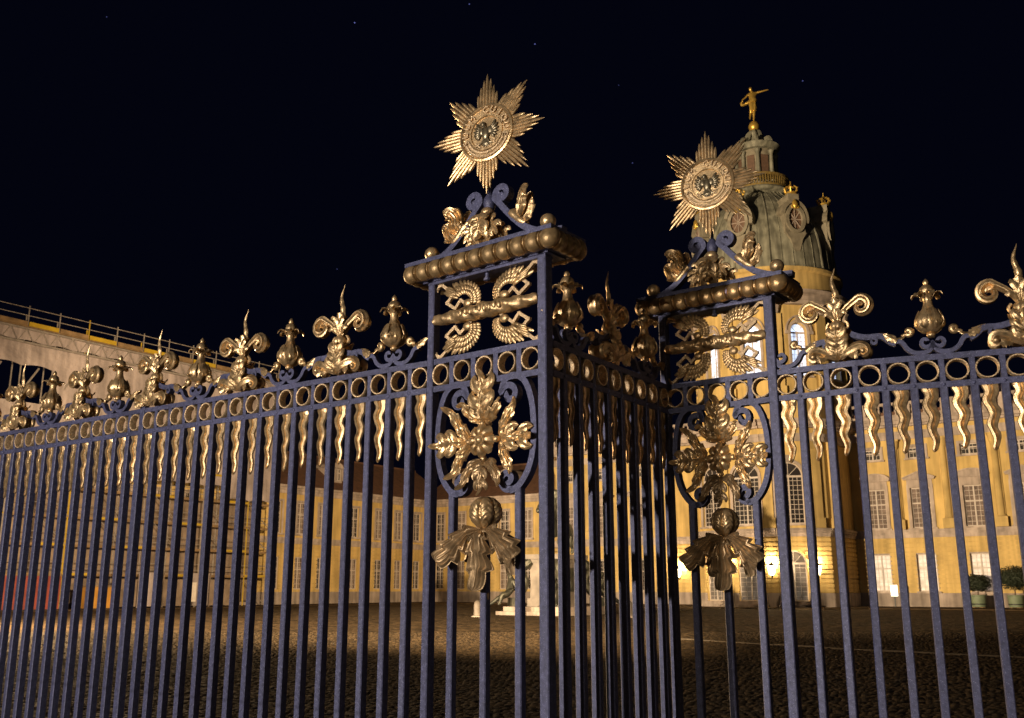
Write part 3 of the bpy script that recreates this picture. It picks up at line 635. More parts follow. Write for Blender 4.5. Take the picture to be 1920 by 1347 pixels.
for s in (-1, 1):
    path = [(s * .008, 0, .272), (s * .03, 0, .318), (s * .075, 0, .362), (s * .12, 0, .392)] + [(s * x, 0, z) for x, z in spiral(.160, .350, .062, .014, 100, -330, 18)]
    p.tube(cr(path, 44), [.013 + .012 * math.sin(PI * min(1, i / 34) ** .8) if i < 34 else .016 * (1 - (i - 34) / 14) + .005 for i in range(44)], 20, mod=lambda th, t: 1 + .20 * math.cos(5 * th + .6), flat=1.5)
    p.leaf([(s * .012, -.02, .285), (s * .035, -.04, .315), (s * .06, -.045, .322), (s * .075, -.04, .312)], .022, n=3, NT=10, NS=7, th=.003)
    p.leaf([(s * .006, -.018, .29), (s * .012, -.034, .34), (s * .03, -.04, .385), (s * .05, -.05, .40)], .024, n=3, NT=12, NS=7, th=.003)
p.leaf([(0, -.02, .28), (0, -.032, .34), (0, -.03, .40), (0, -.038, .43)], .032, n=4, NT=16, NS=9, th=.003)
p.leaf([(0, .02, .28), (0, .032, .34), (0, .03, .40), (0, .038, .43)], .032, (0, 1, 0), n=4, NT=12, NS=7, th=.003)
me_horn = p.mesh('horn_volutes', 'gold', True, 55)
p = MB()
p.tube([(.011 * math.sin(2 * PI * 1.15 * t + .4) * (.4 + t), 0, .40 + .235 * t) for t in [i / 25 for i in range(26)]], [.020 * (1 - (i / 25) ** 1.3) * (1 + .1 * math.sin(i * 1.1)) + .0015 for i in range(26)], 8, mod=lambda th, t: 1.12 if math.cos(th) > .9 or math.cos(th) < -.9 else .82)
me_blade = p.mesh('flame_blade', 'gold', True, 50)
# ---- scroll arm between urn and flame finial (runs to +x from the urn)
def arm_mesh(mir=False, short=False):
    a = MB()
    pth = list(reversed(spiral(.036, .080, .038, .010, 180, 520, 16)))[:-1]
    pth = [(x, z) for x, z in pth] + [(-.002 + .0, .075), (.004, .050), (.030, .022), (.070, .016), (.108, .024), (.138, .048), (.155, .078), (.172, .094), (.200, .096)]
    P = cr([(x, 0, z) for x, z in pth], 60)
    a.sweep([(q.x, q.z) for q in P], .024, -.019, .019, lambda t: .75 + .5 * t if t < .6 else 1.05)
    if short: return (mirror(a) if mir else a).mesh('scroll_arm', 'paint', False)
    P = cr([(x, 0, z) for x, z in [(.195, .083), (.225, .100), (.255, .128), (.290, .138), (.33, .136), (.37, .140), (.405, .150), (.44, .168)]], 30)
    a.sweep([(q.x, q.z) for q in P], .034, -.018, .018)
    P = cr([(x, 0, z) for x, z in [(.300, .135)] + spiral(.318, .108, .022, .006, 120, 420, 10)], 20)
    a.sweep([(q.x, q.z) for q in P], .016, -.022, .022)
    if mir: a = mirror(a)
    return a.mesh('scroll_arm', 'paint', False)
def tail_mesh(mir=False):
    a = MB()
    a.leaf([(.285, 0, .158), (.24, 0, .150), (.20, 0, .122), (.160, 0, .128), (.128, 0, .160)], .026, (0, -.25, 1), n=4, NT=20, NS=9, cup=-.5, serr=.3, th=.004)
    a.leaf([(.26, -.016, .145), (.22, -.024, .118), (.19, -.026, .098)], .028, (0, -1, .2), n=3, NT=12, NS=9, cup=-.2, th=.004)
    P = [(.160, 0, .128)] + [(x, 0, z) for x, z in spiral(.122, .150, .022, .005, -40, -400, 10)]
    a.tube(cr(P, 20), [.010 + .008 * math.sin(PI * i / 19) for i in range(20)], 8)
    if mir: a = mirror(a)
    return a.mesh('leaf_tail', 'gold', True, 55)
ARM = {1: arm_mesh(), -1: arm_mesh(True), 2: arm_mesh(False, True), -2: arm_mesh(True, True)}; TAIL = {1: tail_mesh(), -1: tail_mesh(True)}
def urn(parent, x, L):
    arms = (-2 if x < .42 else -1, 2 if L - x < .42 else 1)
    b = inst('urn_finial', me_urn_body, parent, T(x + random.uniform(-.006, .006), 0, ZT1 - .004, random.uniform(0, 6)) @ Matrix.Rotation(random.uniform(-.03, .03), 4, 'Y'))
    for n_, m_ in (('leaf_wrap', me_urn_leaves), ('petal_collar', me_collar), ('bud_tip', me_bud)): inst(n_, m_, b, T())
    for s in arms: arm(parent, x, s)
def arm(parent, x, s):
    a = inst('scroll_arm', ARM[s], parent, T(x, 0, ZT1 - .004)); inst('leaf_tail', TAIL[1 if s > 0 else -1], a, T())
def flame(parent, x):
    b = inst('flame_finial', me_shell, parent, T(x + random.uniform(-.006, .006), 0, ZT1 - .003, random.uniform(-.10, .10), random.uniform(.92, .97)) @ Matrix.Rotation(random.uniform(-.02, .02), 4, 'Y'))
    for n_, m_ in (('palmette', me_palm), ('ball_knop', me_fball), ('horn_volutes', me_horn), ('flame_blade', me_blade)): inst(n_, m_, b, T())
FG = 'bays of the blue iron fence'
def bay(label, p0, p1, n, urns=(), flames=(), post0=False, post1=False, arms=(), g0=.03, g1=.03, open_end=False):
    p0 = Vector(p0); p1 = Vector(p1); d = p1 - p0; L = d.length; rz = math.atan2(d.y, d.x)
    t = thing('fence_bay', label, 'fence', (p0.x, p0.y, 0), rz, FG)
    for z0, z1, nm in ((ZL0, ZL1, 'lower_rail'), (ZT0, ZT1, 'top_rail'), (.32, .36, 'bottom_rail')):
        MB().box(g0, L - g1, -.022 if nm != 'bottom_rail' else -.026, .022, z0, z1).build(nm, 'paint', t)
    MB().box(0, L, -.16, .16, 0, .22).build('stone_plinth', 'plinth', t)
    s = L / n
    for i in range(n):
        x = (i + .5) * s
        if i or open_end: 
            inst('bar', me_bar, t, T(i * s + random.uniform(-.002, .002), 0, 0, random.uniform(-.03, .03)) @ Matrix.Translation((0, 0, ZT0)) @ Matrix.Rotation(random.uniform(-.0025, .0025), 4, 'Y') @ Matrix.Translation((0, 0, -ZT0)))
            inst('rivet', me_rivet, t, T(i * s, -.0215, (ZL0 + ZL1) / 2))
        inst('ring', me_ring, t, T(x + random.uniform(-.0015, .0015), 0, ZR, 0) @ Matrix.Rotation(random.uniform(0, 6), 4, 'Y'))
        inst('flame_pendant', random.choice(me_flame), t, T(x + random.uniform(-.003, .003), -.002, ZL0 + .002, random.uniform(-.12, .12), random.uniform(.97, 1.03)))
    for k, f in ((0, post0), (1, post1)):
        if f: MB().bar(.055, .060, .0, ZT1 + .012, .006).build('post', 'paint', t, T(k * L))
    for x in urns: urn(t, x, 9 if open_end else L)
    for x in flames: flame(t, x)
    for x, s_ in arms: arm(t, x, s_)
    return t
Q0 = Vector((-.462, 5.508)); dL = Vector((math.cos(math.radians(34.6)), -math.sin(math.radians(34.6))))
QB = Q0 - dL * 2.76; QA = QB - dL * 6.4
def lx(d, base): return base - d                              # distance left of the pier -> x in a bay of length base
bay('long fence bay left of the nearer star pier, sixteen bars wide', QB, Q0, 17, urns=[lx(.30, 2.76), lx(1.23, 2.76), lx(2.16, 2.76)], flames=[lx(.765, 2.76), lx(1.69, 2.76), lx(2.665, 2.76)], post0=True)
bay('farthest fence bay at the left edge, in front of the scaffolding', QA, QB, 40, urns=[6.4 - .36 - .945 * k for k in range(7)], flames=[6.4 - .83 - .945 * k for k in range(6)])
PA0, PA1 = Q0, Vector((.178, 5.0)); PB0, PB1 = Vector((1.015, 6.22)), Vector((1.608, 5.78))
bay('shadowed return bay running back between the two star piers', PA1, PB0, 9, urns=[.25, 1.18], flames=[.72], g0=.045, g1=.03)
QC = PB1 + Vector((math.cos(math.radians(-33)), math.sin(math.radians(-33)))) * .485
bay('short three-ring fence bay just right of the farther star pier', PB1, QC, 3, flames=[.40], arms=[(.02, 1)], g1=-.004)
dC = Vector((math.cos(math.radians(-21.5)), math.sin(math.radians(-21.5))))
bay('fence bay at the right edge with a bud finial left of a flame finial', QC, QC + dC * 2.79, 18, urns=[.43, 1.36, 2.29], flames=[.905, 1.835], g0=-.001, open_end=True)

# ================================================================ star piers
def feather_wing(sx, sz):
    b = MB(); F = Vector((.146, 0, .076))
    def Rr(th): return .100 + .030 * max(0, (195 - th) / 75) if th > 120 else .130 + (.215 - .130) * ((120 - th) / 88) ** 1.3
    def dirv(a): return Vector((math.cos(math.radians(a)), 0, math.sin(math.radians(a))))
    def fe(p0, p1, wd, y, th=.008):
        d = p1 - p0; L = d.length; R = Matrix.Rotation(-math.atan2(d.z, d.x), 3, 'Y')
        b.ball((p0 + p1) / 2 + Vector((0, y, 0)), (L / 2, th, wd), 8, 6, R)
    for row, (k0, k1, n, w, y) in enumerate(((.55, 1.0, 15, .0135, -.002), (.42, .80, 14, .0125, -.012), (.32, .60, 12, .0115, -.020))):
        for i in range(n):
            th = 192 - 160 * i / (n - 1); R_ = Rr(th); sw_ = 10 if th > 60 else 4
            fe(F + dirv(th) * R_ * k0, F + dirv(th - sw_) * R_ * k1, w, y - .0008 * (i % 2))
    for j in range(4): fe(F + dirv(46 - 5 * j) * .09, F + dirv(36 - 3.5 * j) * (.205 - .012 * j), .0095, -.012 - .003 * j)
    b.ball(F + Vector((-.012, -.012, -.006)), (.034, .016, .026), 12, 8)
    b.v = [(x * sx, y, z * sz) for x, y, z in b.v]
    if sx * sz < 0: b.f = [tuple(reversed(f)) for f in b.f]
    return b
def bolt(sx, sz):
    b = MB(); P = [(.085, .02), (.194, .102), (.236, .056), (.302, .102), (.247, .150), (.352, .232)]
    for (x0, z0), (x1, z1) in zip(P, P[1:]):
        b.sweep([(x0, z0), (x1, z1)], .019, -.010, .010)
    for x, z in P[1:-1]: b.box(x - .009, x + .009, -.0105, .0105, z - .009, z + .009)
    b.prism([(.340, .215), (.372, .205), (.368, .252), (.326, .242)], -.011, .011)
    b.tube([(.366, 0, .242), (.378, 0, .262), (.372, 0, .278)], [.009, .009, .003], 6); b.tube([(.372, 0, .215), (.386, 0, .200), (.380, 0, .186)], [.009, .009, .003], 6)
    b.v = [(x * sx, y, z * sz) for x, y, z in b.v]
    if sx * sz < 0: b.f = [tuple(reversed(f)) for f in b.f]
    return b
def acanthus(spines, nrm=(0, -1, 0), **k):
    b = MB()
    for i, (sp, w) in enumerate(spines):
        if i == 0 and not k.get('flat'): b.acan(sp, w, nrm, 3, th=.003)
        else: b.leaf(sp, w * (1.25 if i or k.get('flat') else 1), nrm, n=4 if k.get('flat') else 3, serr=.5 if k.get('flat') else .36, ridge=.15, rib=.13, cup=-.35, fwd=.34, th=.005, NT=44 if k.get('flat') else 26, NS=21 if k.get('flat') else 13, pw=(.42, .72), base=.3, drift=.12 if k.get('flat') else .4)
    return b
def letters(text, R, a0, a1, size):
    out = []
    for i, ch in enumerate(text):
        if ch == ' ': continue
        a = math.radians(a0 + (a1 - a0) * i / (len(text) - 1))
        cu = bpy.data.curves.new('letter', 'FONT'); cu.body = ch; cu.size = size; cu.extrude = .004; cu.align_x = 'CENTER'; cu.resolution_u = 2
        o = bpy.data.objects.new('letter', cu); C.objects.link(o); dg = bpy.context.evaluated_depsgraph_get(); dg.update()
        me = bpy.data.meshes.new_from_object(o.evaluated_get(dg))
        R3 = Matrix.Translation((R * math.cos(a), -.028, R * math.sin(a))) @ Matrix.Rotation(-(a - PI / 2), 4, 'Y') @ Matrix.Rotation(PI / 2, 4, 'X')
        b = MB().add([R3 @ v.co for v in me.vertices], [tuple(q.vertices) for q in me.polygons]); out.append(b.mesh('letter', 'gold_ring'))
        bpy.data.objects.remove(o); bpy.data.curves.remove(cu); bpy.data.meshes.remove(me)
    return out
# ---- shared pier meshes
FRX = .345
def frame_mesh(s):
    P = list(reversed(spiral(-.180, .238, .062, .012, 0, 400, 22)))
    P = P[:-1] + [(-.122, .262), (-.150, .322), (-.215, .340), (-.285, .300), (-.330, .19), (-FRX, .04), (-.335, -.09), (-.300, -.190), (-.240, -.262), (-.190, -.280)] + spiral(-.168, -.222, .056, .010, -110, 300, 18)
    # spiral ends turn inward towards the leaf cross
    Q = cr([(x, 0, z) for x, z in P], 130); b = MB(); b.sweep([(q.x, q.z) for q in Q], .036, -.023, .023)
    return (mirror(b) if s > 0 else b).mesh('scroll_frame', 'paint')
ME = {('frame', s): frame_mesh(s) for s in (-1, 1)}
top_leaf = acanthus([([(0, -.02, .105), (0, -.06, .17), (0, -.05, .26), (0, -.05, .34), (0, -.085, .395)], .080),
                     ([(.02, -.015, .115), (.06, -.04, .135), (.10, -.055, .165), (.128, -.055, .205), (.15, -.085, .20)], .030),
                     ([(-.02, -.015, .115), (-.06, -.04, .135), (-.10, -.055, .165), (-.128, -.055, .205), (-.15, -.085, .20)], .030)], n=4, serr=.46)
top_leaf.lathe([(.02, .08), (.034, .095), (.028, .112), (.015, .12)], 14)
def rotleaf(b, a):
    R = Matrix.Rotation(a, 4, 'Y'); o = MB(); o.merge(b, R); return o
me_topleaf = top_leaf.mesh('acanthus_leaf', 'gold', True, 26)
side = acanthus([([(-.105, -.02, 0), (-.17, -.06, 0), (-.25, -.055, 0), (-.32, -.05, -.004), (-.365, -.08, -.006)], .066),
                 ([(-.11, -.015, .015), (-.145, -.045, .06), (-.18, -.055, .115), (-.22, -.05, .17), (-.265, -.09, .205)], .036),
                 ([(-.11, -.015, -.015), (-.145, -.045, -.06), (-.17, -.055, -.115), (-.20, -.05, -.165), (-.235, -.09, -.200)], .036)], n=4, serr=.46)
me_side = {-1: side.mesh('acanthus_leaf', 'gold', True, 26), 1: mirror(side).mesh('acanthus_leaf', 'gold', True, 26)}
bot = acanthus([([(0, -.02, -.11), (0, -.055, -.15), (0, -.06, -.21), (0, -.055, -.26), (0, -.085, -.305)], .046),
                ([(.015, -.02, -.115), (.06, -.05, -.135), (.10, -.06, -.18), (.125, -.06, -.23), (.15, -.09, -.262)], .032),
                ([(-.015, -.02, -.115), (-.06, -.05, -.135), (-.10, -.06, -.18), (-.125, -.06, -.23), (-.15, -.09, -.262)], .032)], n=4, serr=.46)
me_bot = bot.mesh('acanthus_leaf', 'gold_dull', True, 26)
pend = MB(); PK = dict(serr=.42, ridge=.15, rib=.12, cup=-.30, fwd=.30, th=.006, NT=60, NS=23, drift=.06, base=.06)
pend.leaf([(0, -.030, -.475), (0, -.075, -.52), (0, -.085, -.60), (0, -.080, -.69), (0, -.105, -.800)], .088, n=4, pw=(.75, .55), **PK)
for s in (-1, 1):
    pend.leaf([(s * .018, -.025, -.478), (s * .070, -.065, -.497), (s * .125, -.082, -.545), (s * .175, -.085, -.595), (s * .228, -.112, -.640)], .084, n=4, pw=(.85, .45), serr=.42, ridge=.15, rib=.12, cup=-.30, fwd=.34, th=.005, NT=72, NS=25, drift=.06, base=.05)
    pend.leaf([(s * .03, .0, -.49), (s * .09, .03, -.56), (s * .11, .03, -.64), (s * .12, .05, -.72)], .06, n=3, serr=.45, ridge=.15, th=.005, drift=.1)
pend.lathe([(.02, -.51), (.05, -.50), (.052, -.488), (.03, -.475), (.02, -.46)], 18)
pend.lathe([(.004, -.86), (.020, -.845), (.022, -.82), (.014, -.79)], 12)
pend.v = [(x * 1.16, y, z) for x, y, z in pend.v]
me_pend = pend.mesh('acanthus_pendant', 'gold_dull', True, 26)
def budmod(th, t):
    ph = (th * 3 / PI + .25) % 1.0 - .5
    return (.78 + .24 * (1 - (abs(ph) * 2) ** 4)) * (1 + .030 * math.cos(2 * PI * (t * 8 + abs(ph) * 3.0)))
gp = cr([(.022, 0, -.478), (.052, 0, -.460), (.082, 0, -.425), (.090, 0, -.388), (.080, 0, -.345), (.050, 0, -.315), (.022, 0, -.305)], 40)
g = MB(); g.lathe([(q.x, q.z) for q in gp], 108, mod=budmod)
me_globe = g.mesh('ribbed_bud', 'gold', True, 40)
fl = MB(); nr, na = 12, 80; v = []
for i in range(nr + 1):
    r = i / nr
    for k in range(na):
        a = 2 * PI * k / na; pe = abs(math.cos(4 * a)) ** .5
        v.append((.096 * r * (.80 + .20 * pe) * math.cos(a), -.032 - .040 * math.sin(PI * min(1, r * .90 + .05)) * (.35 + .65 * pe) + (.012 * math.cos(16 * a) * r * .25), .096 * r * (.80 + .20 * pe) * math.sin(a)))
fl.add(v, [(i * na + k, i * na + (k + 1) % na, (i + 1) * na + (k + 1) % na, (i + 1) * na + k) for i in range(nr) for k in range(na)])
me_flower = fl.mesh('rosette', 'gold', True, 60)
bt = MB(); bb = MB().lathe([(.036, 0), (.037, .010), (.030, .016), (.024, .012), (.022, .014), (.014, .024), (.002, .028)], 20); bt.merge(bb, Matrix.Translation((0, -.050, 0)) @ Matrix.Rotation(PI / 2, 4, 'X'))
bt.ball((.098, -.03, 0), .019, 12, 8); bt.ball((-.098, -.03, 0), .019, 12, 8); bt.ball((0, -.03, .095), .018, 12, 8); bt.ball((0, -.02, -.098), .018, 12, 8)
me_button = bt.mesh('rosette_button', 'gold', True, 50)
bolts = MB(); wings = []
spind = MB(); spind.tube([(-.385 + .77 * i / 60, -.025, 0) for i in range(61)], [(.018 if i in (0, 60) else .028 + .018 * (1 - abs(-1 + 2 * i / 60) ** 1.6)) * (1 + .05 * math.sin(i * 1.9)) for i in range(61)], 24, mod=lambda th, t: 1 + .12 * math.cos(3 * th + 40 * t))
for i in range(9): spind.ball((-.14 + .035 * i, -.067, .004 * math.sin(i * 2)), (.014, .010, .022), 8, 6)
me_spindle = spind.mesh('thunderbolt_spindle', 'gold', True, 50)
me_wing = {(a, b): feather_wing(a, b).mesh('feathered_wing', 'gold', True, 50) for a in (-1, 1) for b in (-1, 1)}
me_bolt = {(a, b): bolt(a, b).mesh('zigzag_bolt', 'gold_ring') for a in (-1, 1) for b in (-1, 1)}
# star
def ray_mesh(k):
    b = MB(); a = PI / 2 + k * PI / 4; R = Matrix.Rotation(-(a - PI / 2), 4, 'Y')
    L = [.392, .352, .306, .256]
    rr = random.Random(k)
    for j in range(-3, 4):
        ln = L[abs(j)] * rr.uniform(.98, 1.02); off = j * .0225 * (1 - .06 * abs(j) / 3)
        p0 = Vector((off * .92, 0, .15)); p1 = Vector((off * (1.0 + .25 * (ln - .15)), 0, ln))
        pts = [p0.lerp(p1, t) for t in (0, .25, .5, .75, .9, 1)]
        q = MB(); q.tube([(p.x, -.006 - .004 * (4 - abs(j)) / 4, p.z) for p in pts], [.0105, .0110, .0108, .0098, .0070, .0012], 7)
        b.merge(q, R)
    return b.mesh('star_ray', 'gold', True, 50)
me_ray = [ray_mesh(k) for k in range(8)]
disc = MB(); dl = MB().lathe([(.148, -.02), (.150, .012), (.146, .026), (.137, .030), (.131, .024), (.129, .0185), (.092, .0185), (.090, .027), (.084, .027), (.081, .018), (.002, .022)], 56)
disc.merge(dl, Matrix.Rotation(PI / 2, 4, 'X')); disc.v = [(x * 1.25, y, z * 1.25) for x, y, z in disc.v]
me_disc = disc.mesh('medallion', 'gold', True, 30)
me_text = letters('SUUM CUIQUE', .0985, 198, -18, .046)
lau = MB()
for i in range(34):
    a = math.radians(203 + 134 * i / 33)
    for dr in (-.010, .010):
        R = Matrix.Rotation(-(a + (.7 if dr > 0 else -.7)), 3, 'Y')
        lau.ball((( .110 + dr) * math.cos(a), -.022, (.110 + dr) * math.sin(a)), (.005, .006, .010), 6, 4, R)
me_laurel = lau.mesh('laurel_branch', 'gold_ring', True)
ea = MB()
ea.ball((0, -.028, -.008), (.021, .014, .034), 12, 8); ea.ball((-.012, -.032, .040), (.012, .012, .014), 10, 6); ea.tube([(-.006, -.030, .018), (-.010, -.032, .035)], [.013, .010], 8)
ea.tube([(-.022, -.034, .042), (-.036, -.034, .036)], [.006, .001], 6)
for s in (-1, 1):
    for j in range(6):
        an = math.radians(62 - 24 * j); L_ = .055 - .004 * j
        R = Matrix.Rotation(-an, 3, 'Y') if s > 0 else Matrix.Rotation(-(PI - an), 3, 'Y')
        ea.ball(Vector((s * .030, -.026, .012 - .004 * j)) + R @ Vector((L_ * .4, 0, 0)), (L_ / 2, .008, .008), 8, 5, R)
    ea.ball((s * .024, -.027, .008), (.018, .009, .022), 8, 6)
    ea.tube([(s * .008, -.028, -.035), (s * .022, -.030, -.056)], [.007, .004], 6)
    ea.tube([(s * .022, -.030, -.056), (s * .036, -.03, -.060)], [.004, .002], 5)
ea.leaf([(0, -.03, -.035), (0, -.034, -.055), (0, -.03, -.072)], .022, n=3, NT=10, NS=7, th=.003)
me_eagle = ea.mesh('eagle', 'eagle', True, 50)
ev = MB()
for i in range(26): ev.ball((random.uniform(-.055, .055), -.021, random.uniform(-.072, -.045)), (.006, .006, .005), 6, 4)
me_ground = ev.mesh('medallion_relief', 'gold_ring', True)
def scroll_pts():
    return [(-.53, 3.548), (-.46, 3.556), (-.38, 3.575), (-.30, 3.615), (-.225, 3.680), (-.165, 3.760), (-.118, 3.830)][:-1] + [(-.085, 3.80), (-.058, 3.85)][1:] + spiral(-.108, 3.868, .050, .012, 5, 420, 20)
sw = MB(); Q = cr([(x, 0, z) for x, z in [(-.53, 3.547), (-.45, 3.556), (-.36, 3.578), (-.28, 3.618), (-.21, 3.676), (-.145, 3.745), (-.088, 3.812)] + spiral(-.108, 3.862, .054, .014, -20, 400, 22)], 90)
sw.sweep([(q.x, q.z) for q in Q], .038, -.026, .026); pin = MB().lathe([(.012, 0), (.012, .05), (.004, .054)], 10); sw.merge(pin, Matrix.Translation((-.108, .025, 3.862)) @ Matrix.Rotation(PI / 2, 4, 'X'))
me_ped = {-1: sw.mesh('pediment_scroll', 'paint'), 1: mirror(sw).mesh('pediment_scroll', 'paint')}
pl = MB()
pl.leaf([(-.20, -.01, 3.69), (-.235, -.03, 3.745), (-.245, -.03, 3.80), (-.275, -.05, 3.835), (-.31, -.06, 3.82)], .062, (.5, -1, .1), n=3, serr=.3, ridge=.2, rib=.1, fwd=.3, th=.004, drift=.2, NS=17)
pl.leaf([(-.24, -.01, 3.665), (-.285, -.02, 3.70), (-.30, -.02, 3.745), (-.335, -.03, 3.775)], .055, (.5, -1, .3), n=3, serr=.3, ridge=.2, rib=.1, fwd=.3, th=.004, drift=.2, NS=17)
pl.leaf([(-.21, .01, 3.69), (-.25, .03, 3.75), (-.225, .05, 3.83), (-.26, .07, 3.86)], .06, (.6, -1, 0), n=3, serr=.3, ridge=.2, rib=.1, fwd=.3, th=.004, drift=.2, NS=17)
pl.tube(cr([(-.17, -.004, 3.735), (-.205, -.004, 3.70), (-.24, -.004, 3.668), (-.275, -.004, 3.645)], 14), [.030, .032, .033, .032, .031, .03, .03, .03, .03, .029, .028, .026, .024, .02], 10, mod=lambda th, t: 1 + .12 * math.cos(6 * th))
me_pedleaf = {-1: pl.mesh('pediment_leaf', 'gold', True, 60), 1: mirror(pl).mesh('pediment_leaf', 'gold', True, 60)}
cl = MB()
cl.acan([(0, -.02, 3.765), (0, -.075, 3.745), (0, -.095, 3.68), (0, -.09, 3.62), (0, -.12, 3.57)], .062, N=4)
for s in (-1, 1):
    cl.acan([(s * .01, -.02, 3.70), (s * .05, -.06, 3.69), (s * .095, -.075, 3.645), (s * .125, -.08, 3.59)], .05, N=3)
    cl.acan([(s * .01, .0, 3.66), (s * .07, -.01, 3.65), (s * .13, -.02, 3.615), (s * .16, -.03, 3.57)], .045, N=3)
    cl.leaf([(s * .012, -.02, 3.60), (s * .03, -.06, 3.60), (s * .04, -.075, 3.565), (s * .05, -.09, 3.545)], .03, n=2, NT=12, NS=9)
cl.ball((0, -.01, 3.77), (.042, .040, .036), 14, 8); cl.tube([(0, 0, 3.54), (0, 0, 3.80)], [.035, .02], 10)
me_cluster = cl.mesh('leaf_cluster', 'gold', True, 60)
kn = MB(); kn.lathe([(.016, 3.785), (.030, 3.80), (.038, 3.83), (.036, 3.86), (.022, 3.885), (.012, 3.90), (.011, 3.96)], 20); kn.tube([(-.06, 0, 3.85), (.06, 0, 3.85)], .010, 8)
me_knob = kn.mesh('star_knob', 'paint', True, 50)
gd = MB(); gd.ball((0, 0, 0), (.060, .054, .065), 18, 12)
gr = MB()
for dx in (-.009, .009): gr.ball((dx, 0, 0), (.0075, .050, .060), 8, 14)
me_ballk = MB().ball((0, 0, 0), .045, 20, 14).mesh('gilt_ball', 'gold', True, 80)
def pier(label, a, b, aged):
    a = Vector(a); b = Vector(b); d = b - a; w = d.length; mid = (a + b) / 2; hw = w / 2
    t = thing('star_pier', label, 'gate pier', (mid.x, mid.y, 0), math.atan2(d.y, d.x), 'iron piers topped by gilded stars')
    MB().bar(.048, .062, 0, 3.405, .005).build('post', 'paint', t, T(-hw)); MB().bar(.058, .066, 0, 3.405, .005).build('post', 'paint', t, T(hw))
    MB().box(-hw - .12, hw + .12, -.2, .2, 0, .22).build('stone_plinth', 'plinth', t)
    for z0, z1, nm in ((ZL0, ZL1, 'lower_rail'), (ZT0, ZT1, 'top_rail'), (.32, .36, 'bottom_rail')): MB().box(-hw + .025, hw - .03, -.0225, .0225, z0, z1).build(nm, 'paint', t)
    MB().box(-hw - .02, hw + .03, -.034, .034, 3.402, 3.428).build('head_rail', 'paint', t)
    s = w / 5
    for i in range(5):
        inst('ring', me_ring, t, T(-hw + (i + .5) * s, 0, ZR))
        if i: MB().box(-.017, .017, -.021, .021, ZL1, ZT0).build('ring_divider', 'paint', t, T(-hw + i * s))
    R0 = 2.434; sc = w / .817
    S = Matrix.Translation((0, 0, R0)) @ Matrix.Diagonal((sc, 1, 1, 1))
    for k in (-1, 1): inst('scroll_frame', ME[('frame', k)], t, S)
    gs = {'gold': 'gold_old', 'gold_dull': 'gold_old'} if aged else {}
    def gi(nm, me, Mx, par=t):
        o = inst(nm, me, par, Mx)
        return o
    cross = gi('rosette', me_flower, S)
    gi('rosette_button', me_button, T(), cross)
    for nm, me in (('acanthus_leaf', me_topleaf), ('acanthus_leaf', me_side[-1]), ('acanthus_leaf', me_side[1]), ('acanthus_leaf', me_bot), ('ribbed_bud', me_globe), ('acanthus_pendant', me_pend)): gi(nm, me, S)
    for x, z1 in ((-.235 * sc, R0 - .262), (.235 * sc, R0 - .262), (0, R0 - .45)): MB().bar(.042, .045, .28, z1).build('bar', 'paint', t, T(x))
    Z2 = 3.178
    S2 = Matrix.Translation((0, 0, Z2)) @ Matrix.Diagonal((sc, 1, .98, 1))
    sp = inst('thunderbolt_spindle', me_spindle, t, S2)
    for i in (-1, 1):
        for k in (-1, 1): inst('feathered_wing', me_wing[i, k], t, S2); inst('zigzag_bolt', me_bolt[i, k], t, S2)
    MB().lathe([(.012, 0), (.012, -.03), (.02, -.032), (.02, -.045), (.006, -.05)], 8).build('bolt_stub', 'paint', t, T(0, 0, 3.405), True)
    # cornice
    cw = hw + .155; y0, y1 = -.135, .215
    co = MB().box(-cw + .06, cw - .06, y0 + .055, y1 - .055, 3.428, 3.515).box(-cw + .02, cw - .02, y0 + .012, y1 - .012, 3.515, 3.540).box(-cw + .10, cw - .10, y0 + .09, y1 - .09, 3.418, 3.43).build('cornice', 'paint', t)
    gm = 'gold_flaked' if aged else 'gold_dull'
    if (gm, 'g') not in ME:
        ME[gm, 'g'] = gd.mesh('gadroon', 'gold_flaked' if aged else 'gold_bead', True, 80); ME[gm, 'r'] = gr.mesh('gadroon_rib', 'gold_flaked' if aged else 'gold_bead', True, 80)
    rt = MB()
    for yy in (y0 + .052, y1 - .052): rt.tube([(-cw + .05, yy, 3.478), (cw - .05, yy, 3.478)], .046, 10)
    for xx in (-cw + .052, cw - .052): rt.tube([(xx, y0 + .05, 3.478), (xx, y1 - .05, 3.478)], .046, 10)
    rt.build('torus_moulding', gm if aged else 'gold_bead', co, None, True)
    n = 11; st = (2 * cw - .11) / (n - 1); tilt = Matrix.Rotation(math.radians(-28), 4, 'X')
    for i in range(n):
        x = -cw + .055 + i * st
        for y, rz in ((y0 + .05, 0), (y1 - .05, PI)):
            inst('gadroon', ME[gm, 'g'], co, T(x, y, 3.478, rz) @ tilt)
            if i: inst('gadroon_rib', ME[gm, 'r'], co, T(x - st / 2, y, 3.478, rz) @ tilt)
    for i in range(1, 4):
        for x, rz in ((cw - .05, PI / 2), (-cw + .05, -PI / 2)):
            y = y0 + .05 + i * (y1 - y0 - .1) / 4
            inst('gadroon', ME[gm, 'g'], co, T(x, y, 3.478, rz) @ tilt)
            inst('gadroon_rib', ME[gm, 'r'], co, T(x, y - (y1 - y0 - .1) / 8, 3.478, rz) @ tilt)
    for k in (-1, 1):
        inst('pediment_scroll', me_ped[k], t, T(0, .02)); inst('pediment_leaf', me_pedleaf[k], t, T(0, .02)); inst('gilt_ball', me_ballk, t, T(k * .435, .0, 3.612))
    inst('leaf_cluster', me_cluster, t, T(0, .01)); inst('star_knob', me_knob, t, T(0, .02))
    st_ = inst('star', me_disc, t, T(0, 0, 4.272, math.radians(8)))
    for m in me_ray: inst('star_ray', m, st_, T())
    K125 = Matrix.Diagonal((1.25, 1.0, 1.25, 1))
